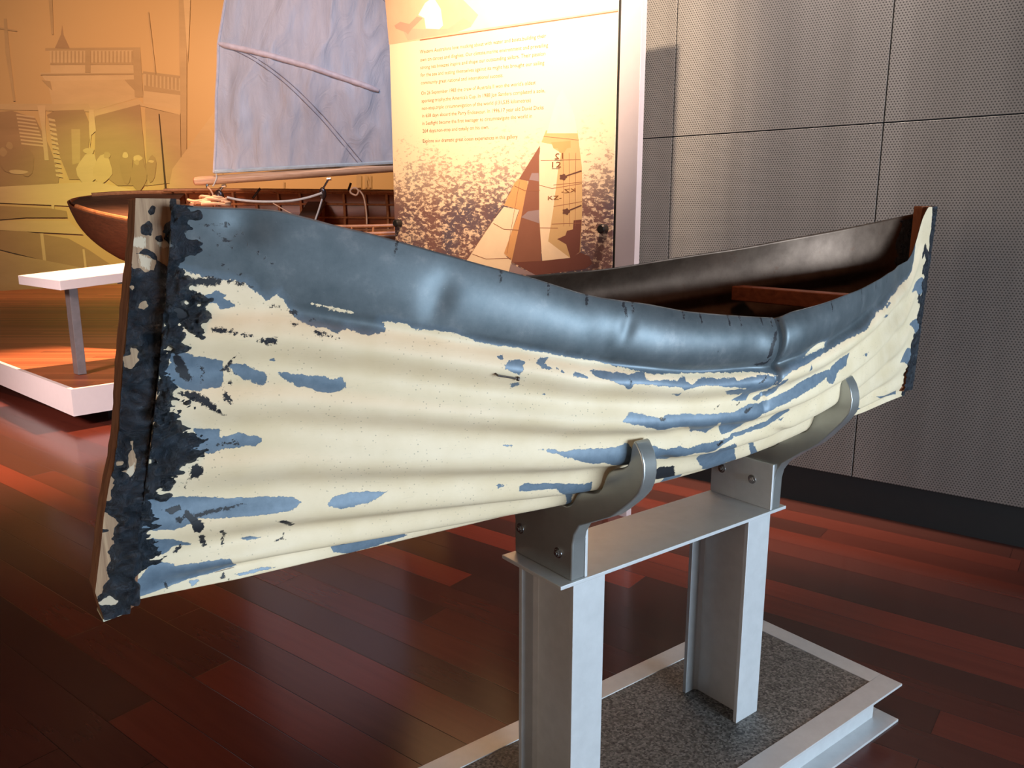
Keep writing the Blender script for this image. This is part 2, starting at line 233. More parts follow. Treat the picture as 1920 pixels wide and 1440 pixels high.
PATCH={'band':[[0,.8925],[0,.895],[0,.895],[.0183,.8825],[.0342,.875],[.0433,.87],[.0508,.85],[.0567,.84],[.0617,.8525],[.0608,.85],[.0658,.84],[.0725,.8125],[.08,.8025],[.0917,.8],[.0992,.795],[.1042,.8075],[.1117,.8],[.1158,.7975],[.1267,.81],[.1275,.8175],[.1233,.8325],[.14,.835],[.1433,.8275],[.1683,.835],[.1925,.8225],[.2142,.825],[.2258,.8225],[.2492,.8275],[.2275,.8225],[.2708,.8275],[.315,.8075],[.3175,.805],[.3758,.815],[.4392,.82],[.4542,.805],[.4558,.785],[.4667,.8225],[.4883,.84],[.5092,.87],[.5275,.865],[.5183,.835],[.5375,.8375],[.5733,.845],[.5933,.845],[.6225,.8475],[.645,.865],[.67,.8825],[.7,.8825],[.7542,.9025],[.8692,.91],[.9333,.915],[.9492,.8725],[.9625,.855]],'blue':[[[.0117,.8425],[.0167,.85],[.025,.85],[.0258,.8575],[.0333,.85],[.0317,.8425],[.0417,.825],[.035,.825],[.03,.8225],[.0283,.8325],[.0225,.835],[.0183,.835]],[[.0033,.7425],[.0083,.7475],[.02,.7325],[.0258,.73],[.035,.7225],[.035,.71],[.0367,.68],[.035,.67],[.0233,.6625],[.0142,.6675],[.0017,.69],[0,.705],[.0058,.72]],[[.0375,.715],[.0475,.7125],[.0533,.7025],[.06,.6925],[.0633,.6775],[.06,.67],[.055,.675],[.0492,.68],[.0425,.695]],[[.06,.725],[.0642,.725],[.0658,.7175],[.0625,.7175]],[[.0667,.695],[.0708,.6975],[.0792,.6925],[.0925,.695],[.1008,.69],[.1058,.6975],[.1075,.69],[.11,.6775],[.1025,.665],[.095,.6625],[.0875,.6675],[.0783,.6725],[.0717,.6825]],[[.06,.725],[.0633,.7275],[.0658,.7175],[.0617,.7175]],[[.0158,.53],[.0242,.5325],[.0275,.545],[.0267,.5525],[.0225,.5775],[.0383,.5725],[.0392,.5525],[.045,.5525],[.0492,.56],[.06,.55],[.0667,.54],[.0617,.5275],[.0517,.5275],[.0425,.525],[.035,.515],[.0308,.52],[.02,.505],[.0167,.5175]],[[0,.415],[.0108,.415],[.0183,.4025],[.0333,.395],[.0533,.3775],[.0725,.3725],[.0917,.365],[.1,.35],[.0942,.33],[.0842,.325],[.065,.325],[.0492,.3275],[.0358,.3325],[.0308,.32],[.0225,.305],[0,.315],[.0033,.3325],[.0075,.3475],[.0008,.3975]],[[.0092,.2875],[.02,.2725],[.0292,.255],[.0375,.2275],[.025,.2375],[.0225,.2225],[.0192,.21],[.0117,.2325]],[[.0133,.195],[.0283,.1675],[.0283,.1575],[.0492,.1575],[.0633,.155],[.0758,.0525],[.0658,.05],[.0567,.0475],[.0442,.05],[.0342,.04],[.0217,.025],[.0033,.005],[0,.0825],[.0092,.13]],[[.0442,.04],[.0508,.0325],[.0467,.005]],[[.075,.02],[.0917,.0225],[.105,.0175],[.105,.01],[.0883,.01],[.0783,.0125]],[[.0683,.2175],[.0825,.2075],[.0825,.2025],[.07,.205]],[[.1175,.34],[.12,.36],[.1325,.3675],[.1583,.365],[.1492,.34],[.1383,.33],[.1292,.325],[.1183,.3325]],[[.145,.0375],[.1425,.1375],[.18,.0375],[.2058,.0325],[.2117,.02],[.1825,.0025],[.16,0],[.1483,.02]],[[.2067,.7825],[.21,.7925],[.2158,.7975],[.2217,.7975],[.22,.7875],[.2208,.7775],[.2183,.7625],[.2117,.7675],[.2075,.7725]],[[.2283,.8],[.2333,.81],[.2392,.815],[.2358,.8],[.2417,.79],[.2375,.7825],[.2317,.7925]],[[.2017,.8],[.2058,.805],[.2058,.795],[.2025,.7925]],[[.2433,.7925],[.2492,.7875],[.2508,.785],[.2458,.785]],[[.215,.73],[.2208,.74],[.2225,.7275],[.2183,.72]],[[.2267,.5375],[.2308,.54],[.235,.5375],[.2342,.5325],[.2292,.535]],[[.2708,.8],[.2825,.8025],[.3042,.8],[.3158,.81],[.3167,.8025],[.3175,.79],[.3242,.7875],[.3367,.7925],[.3475,.7925],[.35,.8025],[.3558,.805],[.355,.7925],[.3617,.7825],[.3683,.8],[.4058,.8025],[.4067,.795],[.4225,.805],[.4383,.815],[.4542,.8025],[.4575,.765],[.435,.735],[.4342,.7025],[.415,.705],[.425,.7225],[.42,.7675],[.3967,.775],[.3833,.78],[.3658,.775],[.355,.765],[.3475,.775],[.3317,.7725],[.3225,.7775],[.3083,.7725],[.3067,.755],[.2967,.7725],[.2867,.78],[.2767,.7875]],[[.4542,.8075],[.4658,.83],[.4925,.84],[.54,.855],[.53,.8375],[.4983,.8225],[.475,.815],[.4575,.795],[.4592,.7475]],[[.3975,.7575],[.4133,.765],[.4225,.7575],[.4217,.73],[.4075,.735]],[[.4408,.705],[.4583,.7275],[.4583,.7875],[.4658,.785],[.4692,.72],[.4492,.6975]],[[.2567,.79],[.2617,.7925],[.27,.7825],[.2667,.78],[.2583,.78]],[[.2442,.795],[.2508,.7875],[.2458,.785]],[[.3467,.745],[.355,.7525],[.3542,.7375]],[[.24,.7075],[.2442,.7125],[.2442,.7075]],[[.3108,.6475],[.3167,.6725],[.3283,.67],[.3475,.6575],[.3517,.67],[.3733,.67],[.3875,.6675],[.4058,.6675],[.4225,.6725],[.4292,.68],[.4367,.6925],[.4508,.69],[.4567,.675],[.47,.6925],[.485,.695],[.4983,.7],[.5108,.7025],[.53,.72],[.5575,.7325],[.5658,.72],[.5558,.7125],[.5125,.6975],[.47,.675],[.4517,.6425],[.4533,.5725],[.4458,.5425],[.4333,.5425],[.4117,.6275],[.405,.6425],[.4167,.585],[.4125,.56],[.3958,.5775],[.3958,.565],[.3808,.6175],[.3617,.6275],[.3525,.6125],[.3375,.6275],[.3208,.6425]],[[.2542,.5275],[.265,.53],[.2758,.525],[.2917,.53],[.305,.53],[.3225,.53],[.3325,.5425],[.3408,.5225],[.3492,.5225],[.3617,.5275],[.3758,.5125],[.3883,.52],[.3992,.51],[.4083,.52],[.4217,.5225],[.4467,.53],[.4508,.525],[.4383,.51],[.4292,.48],[.41,.4875],[.3967,.4725],[.4008,.4075],[.3825,.415],[.3717,.4],[.3167,.4825],[.3075,.48],[.3025,.4875],[.2792,.51],[.2625,.525]],[[.4442,.535],[.4675,.5575],[.4867,.565],[.5033,.6175],[.5183,.585],[.49,.5425],[.4658,.54],[.4533,.525]],[[.555,.2375],[.485,.47],[.6525,.0325],[.5758,.1975]],[[.5042,.5575],[.5133,.5625],[.5092,.5475]],[[.4383,.3875],[.4375,.4925],[.455,.505],[.4883,.39],[.5892,.0275],[.5492,.075]],[[.2617,.3525],[.2658,.3625],[.2958,.3575],[.32,.345],[.3317,.345],[.3517,.195],[.3433,.1925],[.3683,.02],[.3242,.2625],[.2983,.3375],[.2817,.3375],[.265,.34]],[[.4108,.175],[.4608,.11],[.4475,.275],[.4817,.27],[.4633,.3325],[.4833,.1575],[.4458,.145],[.4183,.1425]],[[.2417,.365],[.2517,.3625],[.2483,.3575],[.245,.3525]],[[.5483,.7],[.5617,.735],[.5833,.7575],[.6108,.76],[.5983,.7225],[.5733,.71],[.5642,.6775]],[[.7117,.8825],[.7342,.89],[.7367,.88],[.7058,.875]],[[.6475,.725],[.6675,.7275],[.6575,.7175]],[[.4808,.71],[.5042,.73],[.525,.74],[.5567,.7325],[.5458,.7075],[.5092,.69],[.4817,.6725],[.4625,.66],[.435,.645],[.4417,.6825]],[[.945,.765],[.9567,.7575],[.9875,.73],[.99,.6825],[.9767,.655]],[[.9483,.385],[.9708,.42],[.995,.3725],[.98,.3025]],[[.9542,.5775],[.9775,.5575],[1,.5525],[1,.465],[.9892,.4675]],[[.805,.205],[.8308,.205],[.8917,.0675],[.8458,.145]],[[.8983,.195],[.9692,.1075],[.9758,.055],[.9292,.1075]],[[.4933,.79],[.4942,.8125],[.4992,.7875]],[[.6892,.8525],[.7017,.8575],[.7783,.8]]],'cream':[[[.0808,.845],[.0917,.845],[.1058,.8425],[.1058,.8375],[.095,.8375],[.0817,.84]],[[.0017,.8925],[.0083,.8925],[.0167,.8825],[.0192,.8825],[.0083,.88],[.0033,.8825]],[[0,.9075],[.0017,.9125],[.0025,.9],[0,.895]]],'black':[[[.005,.8775],[.0142,.8775],[.0242,.8825],[.03,.875],[.0292,.8675],[.0225,.865],[.0142,.865],[.0083,.8675]],[[.0317,.8775],[.0417,.87],[.0475,.865],[.0417,.865],[.0333,.8725]],[[.0258,.79],[.0317,.79],[.0383,.785],[.0417,.7825],[.0417,.7775],[.0342,.78],[.0267,.7825]],[[.0425,.78],[.0467,.7775],[.0517,.7725],[.0492,.77],[.0433,.775]],[[.0517,.765],[.0583,.7725],[.065,.7675],[.0642,.76],[.0608,.7575]],[[.0342,.7025],[.0375,.7175],[.0433,.74],[.04,.7225],[.0383,.705],[.0433,.6925],[.0358,.7025]],[[.0067,.74],[.0092,.7425],[.0125,.725],[.0167,.7],[.0192,.6825],[.0142,.685],[.0092,.705]],[[.0367,.665],[.04,.6575],[.0442,.6375],[.0425,.635],[.0383,.645]],[[.0392,.6825],[.0417,.68],[.0408,.67],[.0392,.675]],[[.0117,.66],[.0208,.6625],[.0292,.6475],[.0358,.6275],[.0408,.605],[.0342,.6175],[.0242,.64],[.015,.6525]],[[.02,.7175],[.0267,.7],[.025,.6975],[.0208,.7125]],[[.0225,.695],[.025,.6875],[.0242,.68]],[[.0008,.995],[.0092,.99],[.0142,.98],[.01,.9825],[.0033,.9825]],[[.025,.4725],[.0267,.4975],[.0317,.485],[.0325,.4675],[.03,.4575],[.0258,.455]],[[.0242,.455],[.025,.4525],[.0242,.4175],[.0233,.4275]],[[.0258,.345],[.0275,.36],[.0317,.3475],[.0358,.3325],[.0408,.305],[.0383,.28],[.035,.29],[.0308,.325]],[[.0133,.37],[.0225,.3775],[.0242,.3625],[.0192,.3525]],[[.0208,.3425],[.0267,.3425],[.0258,.3225],[.0225,.33]],[[.0317,.3475],[.0442,.355],[.0642,.36],[.06,.355],[.045,.345],[.0342,.3375]],[[.0858,.2975],[.0925,.295],[.1008,.26],[.1017,.235],[.0917,.275]],[[.0508,.2775],[.0525,.2825],[.0558,.26],[.0583,.2],[.0567,.2],[.0542,.255]],[[.0383,.265],[.0417,.27],[.0467,.2125],[.0442,.21]],[[.0258,.2125],[.0292,.24],[.0308,.225],[.0275,.205]],[[.025,.08],[.0275,.07],[.0325,.02],[.03,.025]],[[.0642,.01],[.0675,.0375],[.0683,.02],[.0725,.0025],[.0683,.015]],[[.0925,.1875],[.0967,.1925],[.0975,.2075],[.0983,.1925],[.1,.185]],[[.0367,.5325],[.04,.54],[.0525,.535],[.0517,.5325],[.0408,.535]],[[.0467,.55],[.05,.54],[.0492,.5375]],[[.3942,.35],[.4008,.3675],[.4175,.3625],[.4508,.2175],[.4358,.225]],[[.0567,.83],[.0633,.83],[.065,.8275],[.0583,.825]],[[.0583,.77],[.065,.77],[.065,.76],[.06,.7575],[.0583,.76]],[[.0667,.8225],[.0733,.825],[.075,.82],[.0733,.815]],[[.08,.81],[.0833,.815],[.085,.81],[.0817,.8075]],[[.0825,.7925],[.0883,.7925],[.0942,.7875],[.0958,.785],[.0883,.785]],[[.0708,.8025],[.075,.8],[.0733,.795]],[[.0967,.7875],[.1,.785],[.0992,.78]],[[.4225,.69],[.4267,.6975],[.4242,.6875]],[[.3992,.68],[.405,.6925],[.4033,.685]],[[.4342,.6775],[.4442,.685],[.4317,.66]],[[.43,.515],[.4383,.53],[.44,.5275],[.4333,.5075]],[[.425,.85],[.4358,.8575],[.4383,.875],[.4383,.85],[.4292,.84]],[[.2908,1],[.2933,.9975],[.295,.975],[.295,.955],[.2933,.9625],[.2917,.985]],[[.4342,.8675],[.4375,.88],[.4367,.91],[.4417,.9575],[.4508,.9925],[.45,.9925],[.4367,.9475],[.4325,.905]],[[.3775,.895],[.3792,.89],[.3792,.885]],[[.3442,.66],[.3508,.6575],[.3475,.65]],[[.3042,.7875],[.3067,.78],[.305,.77]],[[.43,.785],[.4375,.81],[.435,.79]],[[.0217,.9725],[.0242,.9725],[.0267,.97],[.025,.97],[.0233,.97]],[[.0283,.9725],[.03,.9725],[.0317,.9725],[.03,.97],[.0292,.97]],[[.0183,.97],[.0192,.97],[.02,.97],[.02,.9675],[.0183,.9675]],[[.0125,.9725],[.0142,.9725],[.0158,.9725],[.015,.97],[.0133,.97]],[[.0358,.96],[.0375,.96],[.04,.9575],[.0383,.955],[.0367,.9575]],[[.0342,.9525],[.035,.9525],[.0358,.95],[.035,.9475],[.0342,.95]],[[.0283,.9475],[.0292,.95],[.03,.9475],[.0292,.945],[.0283,.9475]],[[.0225,.96],[.0233,.96],[.025,.9575],[.0242,.9575],[.0233,.9575]],[[.025,.955],[.0258,.955],[.0267,.955],[.0267,.9525],[.025,.955]],[[.03,.9425],[.0308,.945],[.0325,.9425],[.0317,.94],[.0308,.9425]],[[.0333,.9375],[.0333,.9375],[.0342,.935],[.0342,.9325],[.0333,.9325]],[[.0425,.9425],[.0433,.9425],[.0433,.9375],[.0433,.935],[.0425,.9375]],[[.025,.935],[.0267,.9375],[.0283,.935],[.0275,.935],[.0258,.935]],[[.015,.95],[.0167,.95],[.0175,.9475],[.0167,.945],[.0158,.9475]],[[.0133,.9375],[.015,.9375],[.0167,.9375],[.0158,.935],[.0142,.935]],[[.0483,.9275],[.0483,.9275],[.0492,.925],[.0492,.925],[.0483,.925]],[[.0375,.8875],[.0392,.8875],[.0408,.8875],[.04,.885],[.0383,.8875]],[[.0217,.9225],[.0217,.9225],[.0225,.92],[.0225,.9175],[.0217,.92]],[[.0517,.9175],[.0525,.9175],[.0533,.9175],[.0525,.915],[.0517,.9175]],[[.0558,.9075],[.0567,.9075],[.0575,.9075],[.0567,.905],[.0558,.9075]],[[.0283,.905],[.03,.905],[.0317,.9025],[.0308,.9025],[.0292,.9025]],[[.0325,.895],[.0333,.8975],[.035,.895],[.0342,.895],[.0333,.895]]],'tarR':[[.9625,.855],[.9767,.855],[1,.795],[1,.75],[1,.6125],[1,.4525],[1,.16],[1,.115],[1,.12],[1,.2125],[.9883,.2575],[1,.31],[.99,.355],[1,.4175],[.9833,.47],[1,.5125],[.98,.5475],[.9892,.61],[.9725,.66],[.9925,.6675],[.9775,.715],[.99,.7375],[.98,.7725],[.9825,.805]],'tarL':[[0,1],[.0008,.995],[.0092,.99],[.0142,.98],[.0083,.98],[.01,.955],[.0075,.9425],[.0117,.9375],[.0142,.92],[.0083,.9075],[.0033,.9075],[0,.91],[0,.9],[.0008,.8925],[.0033,.88],[.0083,.875],[.0092,.8625],[.0042,.86],[.0083,.85],[.0117,.8375],[.0142,.835],[.0192,.8475],[.0217,.8425],[.0183,.83],[.0158,.8225],[.0192,.81],[.02,.7975],[.0225,.79],[.0217,.7725],[.0158,.7825],[.0125,.79],[.0092,.795],[.0133,.775],[.0108,.765],[.0083,.75],[.0042,.76],[.0008,.7375],[.0042,.72],[0,.7025],[.0058,.6875],[.0125,.68],[.0108,.66],[.0125,.64],[.0092,.6225],[.0083,.6475],[.015,.6425],[.0117,.625],[.0083,.595],[.0125,.5825],[.0175,.5875],[.0167,.57],[.0217,.555],[.0242,.5425],[.0192,.5225],[.025,.5125],[.02,.505],[.015,.5],[.0167,.4675],[.0133,.45],[.0183,.42],[.0167,.4075],[.01,.435],[.005,.42],[0,.415],[0,.3825],[.0042,.375],[.0108,.3625],[.0033,.3225],[.0075,.3],[.0117,.2375],[.0117,.19],[.0033,.19],[.0083,.1775],[.0008,.1625],[.0017,.0875],[.0025,0],[0,0],[0,.0225],[0,.4225],[0,.6175]],'tarLhole':[[[.005,.8225],[.0092,.8175],[.0108,.81],[.0067,.8125]],[[0,.75],[.0042,.7525],[.005,.7425],[.0017,.7425]],[[0,.6175],[0,.605],[0,.5925]],[[0,.5925],[0,.595],[0,.57],[0,.57]],[[0,.5825],[.0033,.575],[.0025,.56]],[[0,.395],[0,.4],[0,.375],[0,.3775]],[[.0008,.67],[.0042,.67],[.0042,.655],[.0017,.6575]],[[.0008,.1625],[.0017,.185],[.0042,.1375],[.0017,.135]],[[.0025,.6275],[.0058,.615],[.005,.6025],[.0025,.6075]],[[.0133,.165],[.01,.1275],[.0075,.1525]],[[0,.45],[0,.465],[0,.4475],[0,.4375]]]}
STEMWOOD=[[(-0.113,1.43),(0.877,1.43),(0.938,1.38),(0.878,1.372),(1.017,1.363),(0.935,1.353),(1.019,1.344),(0.964,1.334),(0.537,1.353),(0.299,1.359),(-0.016,1.352),(-0.295,1.381)],[(-0.044,1.352),(0.262,1.351),(0.566,1.343),(0.572,1.33),(0.383,1.326),(0.197,1.333),(0.014,1.327)],[(0.043,1.308),(0.191,1.301),(0.193,1.29),(0.08,1.293)],[(0.241,1.282),(0.432,1.287),(0.565,1.281),(0.477,1.271),(0.317,1.276)],[(0.182,1.227),(0.437,1.222),(0.482,1.207),(0.275,1.195),(0.019,1.2),(-0.017,1.213),(0.183,1.217)],[(0.422,1.093),(0.525,1.093),(0.683,1.068),(0.721,1.05),(0.582,1.038),(0.359,1.046),(0.217,1.055),(0.438,1.056),(0.497,1.073)],[(0.084,1.069),(0.294,1.065),(0.282,1.061),(0.115,1.062)],[(-0.244,1.058),(0.044,1.052),(0.104,1.041),(0.067,1.017),(-0.195,1.023),(-0.193,1.034)],[(-0.004,1.007),(0.123,0.997),(0.36,0.975),(0.297,0.967),(-0.092,0.975),(-0.121,0.995)],[(-0.121,0.975),(0.291,0.969),(0.31,0.942),(0.247,0.899),(0.011,0.871),(-0.264,0.892),(-0.279,0.915),(-0.216,0.947)],[(-0.049,0.871),(0.343,0.875),(0.652,0.86),(-0.117,0.858)]]
STEMTAR=[[(0.317,1.403),(0.427,1.416),(0.441,1.393),(0.414,1.378),(0.242,1.383),(0.177,1.391)],[(0.941,1.418),(1.123,1.401),(0.942,1.389),(0.816,1.374),(0.771,1.391),(0.895,1.405)],[(0.592,1.374),(0.698,1.376),(0.687,1.37)]]
STEMCREAM=[[(-0.068,1.374),(0.199,1.376),(0.315,1.374),(0.296,1.36),(-0.045,1.364)],[(0.654,1.372),(0.929,1.374),(1.011,1.365),(0.802,1.359),(0.615,1.366)],[(0.145,1.354),(0.503,1.345),(0.486,1.33),(0.242,1.337)],[(-0.049,0.871),(0.343,0.875),(0.652,0.86),(-0.117,0.858)],[(0.349,1.048),(0.608,1.062),(0.692,1.041)]]
SIGN=[('sky_pink',[(-1.5389,2.6781),(-.107,2.4333),(-.1078,2.2704),(-1.2795,2.3002),(-1.5049,2.3059)]),
('pale',[(-1.0777,2.5309),(-.4468,2.4292),(-.1103,2.3512),(-.1081,2.2794),(-1.0227,2.3051),(-.9348,2.3177),(-.8865,2.3656)]),
('pink',[(-1.3965,2.3574),(-1.331,2.3634),(-1.2461,2.3486),(-1.082,2.3304),(-.9825,2.3654),(-.9345,2.3382),(-.9348,2.3177),(-1.0227,2.3051),(-1.3655,2.3095)]),
('brown_light',[(-1.4616,2.3955),(-1.4166,2.4077),(-1.3517,2.3879),(-1.297,2.4165),(-1.255,2.4035),(-1.331,2.3634),(-1.3644,2.3386),(-1.3803,2.3516),(-1.4511,2.3793)]),
('white',[(-1.2861,2.4221),(-1.2372,2.472),(-1.1796,2.4914),(-1.1302,2.4281),(-1.1169,2.3491),(-1.1427,2.3349),(-1.2356,2.3507),(-1.2445,2.402)]),
('line',[(-1.2794,2.3031),(-.1079,2.2728),(-.1077,2.2674),(-1.2796,2.2973)]),
('cream',[(-.7982,1.3918),(-.9798,1.1864),(-.7032,1.1302),(-.6842,1.1941),(-.7317,1.2224),(-.6379,1.4423),(-.7311,1.4574)]),
('tan',[(-.6657,1.5712),(-.731,1.4647),(-.6334,1.4423),(-.7316,1.2298),(-.6795,1.1942),(-.5927,1.52),(-.584,1.5761),(-.6383,1.5881)]),
('brown',[(-.5144,1.7391),(-.6383,1.5881),(-.5795,1.5773),(-.5972,1.5201),(-.6241,1.4064),(-.6842,1.1867),(-.5819,1.1607),(-.5008,1.1998),(-.5175,1.5881)]),
('maroon',[(-.6748,1.187),(-.5362,1.1297),(-.4558,1.1402),(-.2513,1.1694),(-.2109,1.195),(-.228,1.2289),(-.2778,1.2448),(-.3359,1.2189),(-.5008,1.1998)]),
('mauve',[(-.5619,1.6138),(-.5221,1.6125),(-.5191,1.5743),(-.5768,1.5829)]),
('mauve',[(-.689,1.1791),(-.5589,1.1397),(-.5362,1.1297),(-.6985,1.1281)]),
('mauve',[(-.5833,1.4348),(-.5162,1.4415),(-.5157,1.378),(-.6241,1.4064)]),
('ochre',[(-.4805,1.8049),(-.3052,1.7938),(-.2775,1.6277),(-.2721,1.4467),(-.2778,1.2483),(-.3359,1.2189),(-.4963,1.1999),(-.516,1.4063),(-.5184,1.6915),(-.5059,1.7523)]),
('pale',[(-.4761,1.7912),(-.305,1.7807),(-.3227,1.8603),(-.3608,1.9349),(-.3903,1.9831),(-.4229,1.9402),(-.4554,1.8501)]),
('cream',[(-.5059,1.7523),(-.4413,1.7387),(-.4369,1.7216),(-.3943,1.6993),(-.41,1.619),(-.4334,1.4479),(-.4619,1.2935),(-.3359,1.2189),(-.4963,1.1999),(-.516,1.4063),(-.5184,1.6915)]),
('tan',[(-.45,1.7492),(-.3411,1.7499),(-.3406,1.7201),(-.3612,1.7178),(-.3776,1.6985),(-.4027,1.6997),(-.4114,1.7203),(-.4369,1.7216)]),
('maroon',[(-.3181,1.3924),(-.2743,1.3958),(-.282,1.2482),(-.3317,1.2155),(-.3582,1.2813),(-.4099,1.3049),(-.3631,1.323),(-.355,1.344),(-.3215,1.3511)]),
('line',[(-.5094,1.6692),(-.2863,1.6625),(-.2864,1.6652),(-.5095,1.6719)]),
('line',[(-.5177,1.5556),(-.4436,1.538),(-.4427,1.5406),(-.5168,1.5582)]),
('line',[(-.4428,1.5379),(-.2757,1.5564),(-.2763,1.5591),(-.4434,1.5406)]),
('line',[(-.4345,1.5535),(-.276,1.5631),(-.2764,1.5657),(-.4349,1.5563)]),
('line',[(-.4332,1.4549),(-.274,1.4758),(-.2747,1.4785),(-.4338,1.4576)]),
('line',[(-.5155,1.3553),(-.4063,1.3547),(-.4063,1.3575),(-.5155,1.3581)]),
('line',[(-.441,1.3734),(-.2722,1.3788),(-.2724,1.3815),(-.4412,1.3761)]),
('line',[(-.6665,1.5557),(-.6025,1.5316),(-.601,1.5341),(-.6649,1.5582)]),
('line',[(-.6017,1.5315),(-.5126,1.5311),(-.5127,1.5338),(-.6018,1.5343)]),
('line',[(-.7992,1.3757),(-.7323,1.3467),(-.7304,1.3492),(-.7973,1.3783)]),
('line',[(-.7314,1.3465),(-.6332,1.3437),(-.633,1.3465),(-.7312,1.3494)]),
('line',[(-.9392,1.2192),(-.8492,1.1966),(-.8478,1.1995),(-.9378,1.2222)]),
('line',[(-.8484,1.1965),(-.6842,1.2059),(-.6843,1.2089),(-.8486,1.1996)]),
('line',[(-.3828,1.6988),(-.3734,1.3646),(-.3712,1.3646),(-.3807,1.6987)]),
('line',[(-.3495,1.6972),(-.3396,1.3648),(-.3375,1.3648),(-.3474,1.6971)]),
('line',[(-.3125,1.6955),(-.3103,1.365),(-.3082,1.365),(-.3104,1.6954)]),
('line',[(-.4932,1.7779),(-.2963,1.7499),(-.2962,1.7515),(-.493,1.7795)]),
('line',[(-.6348,1.5776),(-.7138,1.2304),(-.7114,1.2302),(-.6326,1.5772)]),
('line',[(-.6852,1.5365),(-.9705,1.1973),(-.9683,1.1963),(-.6832,1.5355)]),
('mark_reflection',[(-.3566,1.5888),(-.3612,1.5847),(-.3667,1.5825),(-.3684,1.5773),(-.3741,1.5737),(-.3814,1.5772),(-.3868,1.5795),(-.3948,1.5789),(-.4001,1.5827),(-.3977,1.5881),(-.3978,1.592),(-.4003,1.5976),(-.3952,1.6011),(-.3871,1.6),(-.3818,1.602),(-.3746,1.605),(-.3688,1.6011),(-.3669,1.5958),(-.3613,1.5933)]),  # reflection on the panel, painted as a dark blob with a bar
('mark_reflection',[(-.3663,1.5903),(-.2776,1.6116),(-.2801,1.6174),(-.3688,1.5962)]),
('mark_reflection',[(-.3372,1.4322),(-.3418,1.4278),(-.3473,1.4254),(-.349,1.4202),(-.3547,1.4164),(-.362,1.4197),(-.3675,1.4219),(-.3755,1.4211),(-.3808,1.4248),(-.3784,1.4304),(-.3785,1.4343),(-.381,1.44),(-.3759,1.4436),(-.3678,1.4427),(-.3625,1.4449),(-.3552,1.4481),(-.3494,1.4443),(-.3475,1.439),(-.3419,1.4366)]),  # second painted reflection, blob with a bar
('mark_reflection',[(-.3467,1.4335),(-.2742,1.4574),(-.2771,1.4631),(-.3496,1.4392)]),
('mark_reflection',[(-.4425,1.6283),(-.4,1.6268),(-.4,1.6295),(-.4425,1.631)]),
('mark_reflection',[(-.4276,1.6671),(-.3854,1.6654),(-.3855,1.668),(-.4277,1.6698)])]
STEXT=[('Western Australians love mucking about with water and boats,building their',(-1.2805,2.2349),(-.484,2.2126),.0217,0,0),
('own tin canoes and dinghies. Our climate,marine environment and prevailing',(-1.2798,2.1961),(-.4727,2.1712),.0218,0,0),
('strong sea breezes inspire and shape our outstanding sailors. Their passion',(-1.2791,2.1586),(-.4875,2.1367),.0219,0,0),
('for the sea and testing themselves against its might has brought our sailing',(-1.2783,2.1217),(-.493,2.0969),.022,0,0),
('community great national and international success.',(-1.2776,2.0833),(-.7342,2.0666),.022,0,0),("On 26 September 1983 the crew of Australia II won the world's oldest",(-1.2773,2.0321),(-.5419,2.0149),.0221,0,0),("sporting trophy,the America's Cup. In 1988 Jon Sanders completed a solo,",(-1.2765,1.994),(-.4875,1.9748),.0222,0,0),
('non-stop,triple circumnavigation of the world (131,535 kilometres)',(-1.2758,1.9573),(-.5692,1.9385),.0223,0,0),
('in 658 days aboard the Parry Endeavour. In 1996,17 year old David Dicks',(-1.275,1.9198),(-.4953,1.9004),.0223,0,0),
('in Seaflight became the first teenager to circumnavigate the world in',(-1.2742,1.8813),(-.5618,1.867),.0225,0,0),
('264 days,non-stop and totally on his own.',(-1.2735,1.8427),(-.8231,1.8342),.0226,0,0),
('Explore our dramatic great ocean experiences in this gallery',(-1.2731,1.7919),(-.6469,1.7787),.0226,0,0),
('12',(-.4426,1.6351),(-.3917,1.6346),.0259,0,0),
('12',(-.4277,1.6725),(-.3814,1.6732),.0257,1,0),
('KZ-',(-.4641,1.4878),(-.3869,1.4888),.0181,0,0),
('KZ-',(-.3874,1.5162),(-.3097,1.5215),.0178,1,0)]
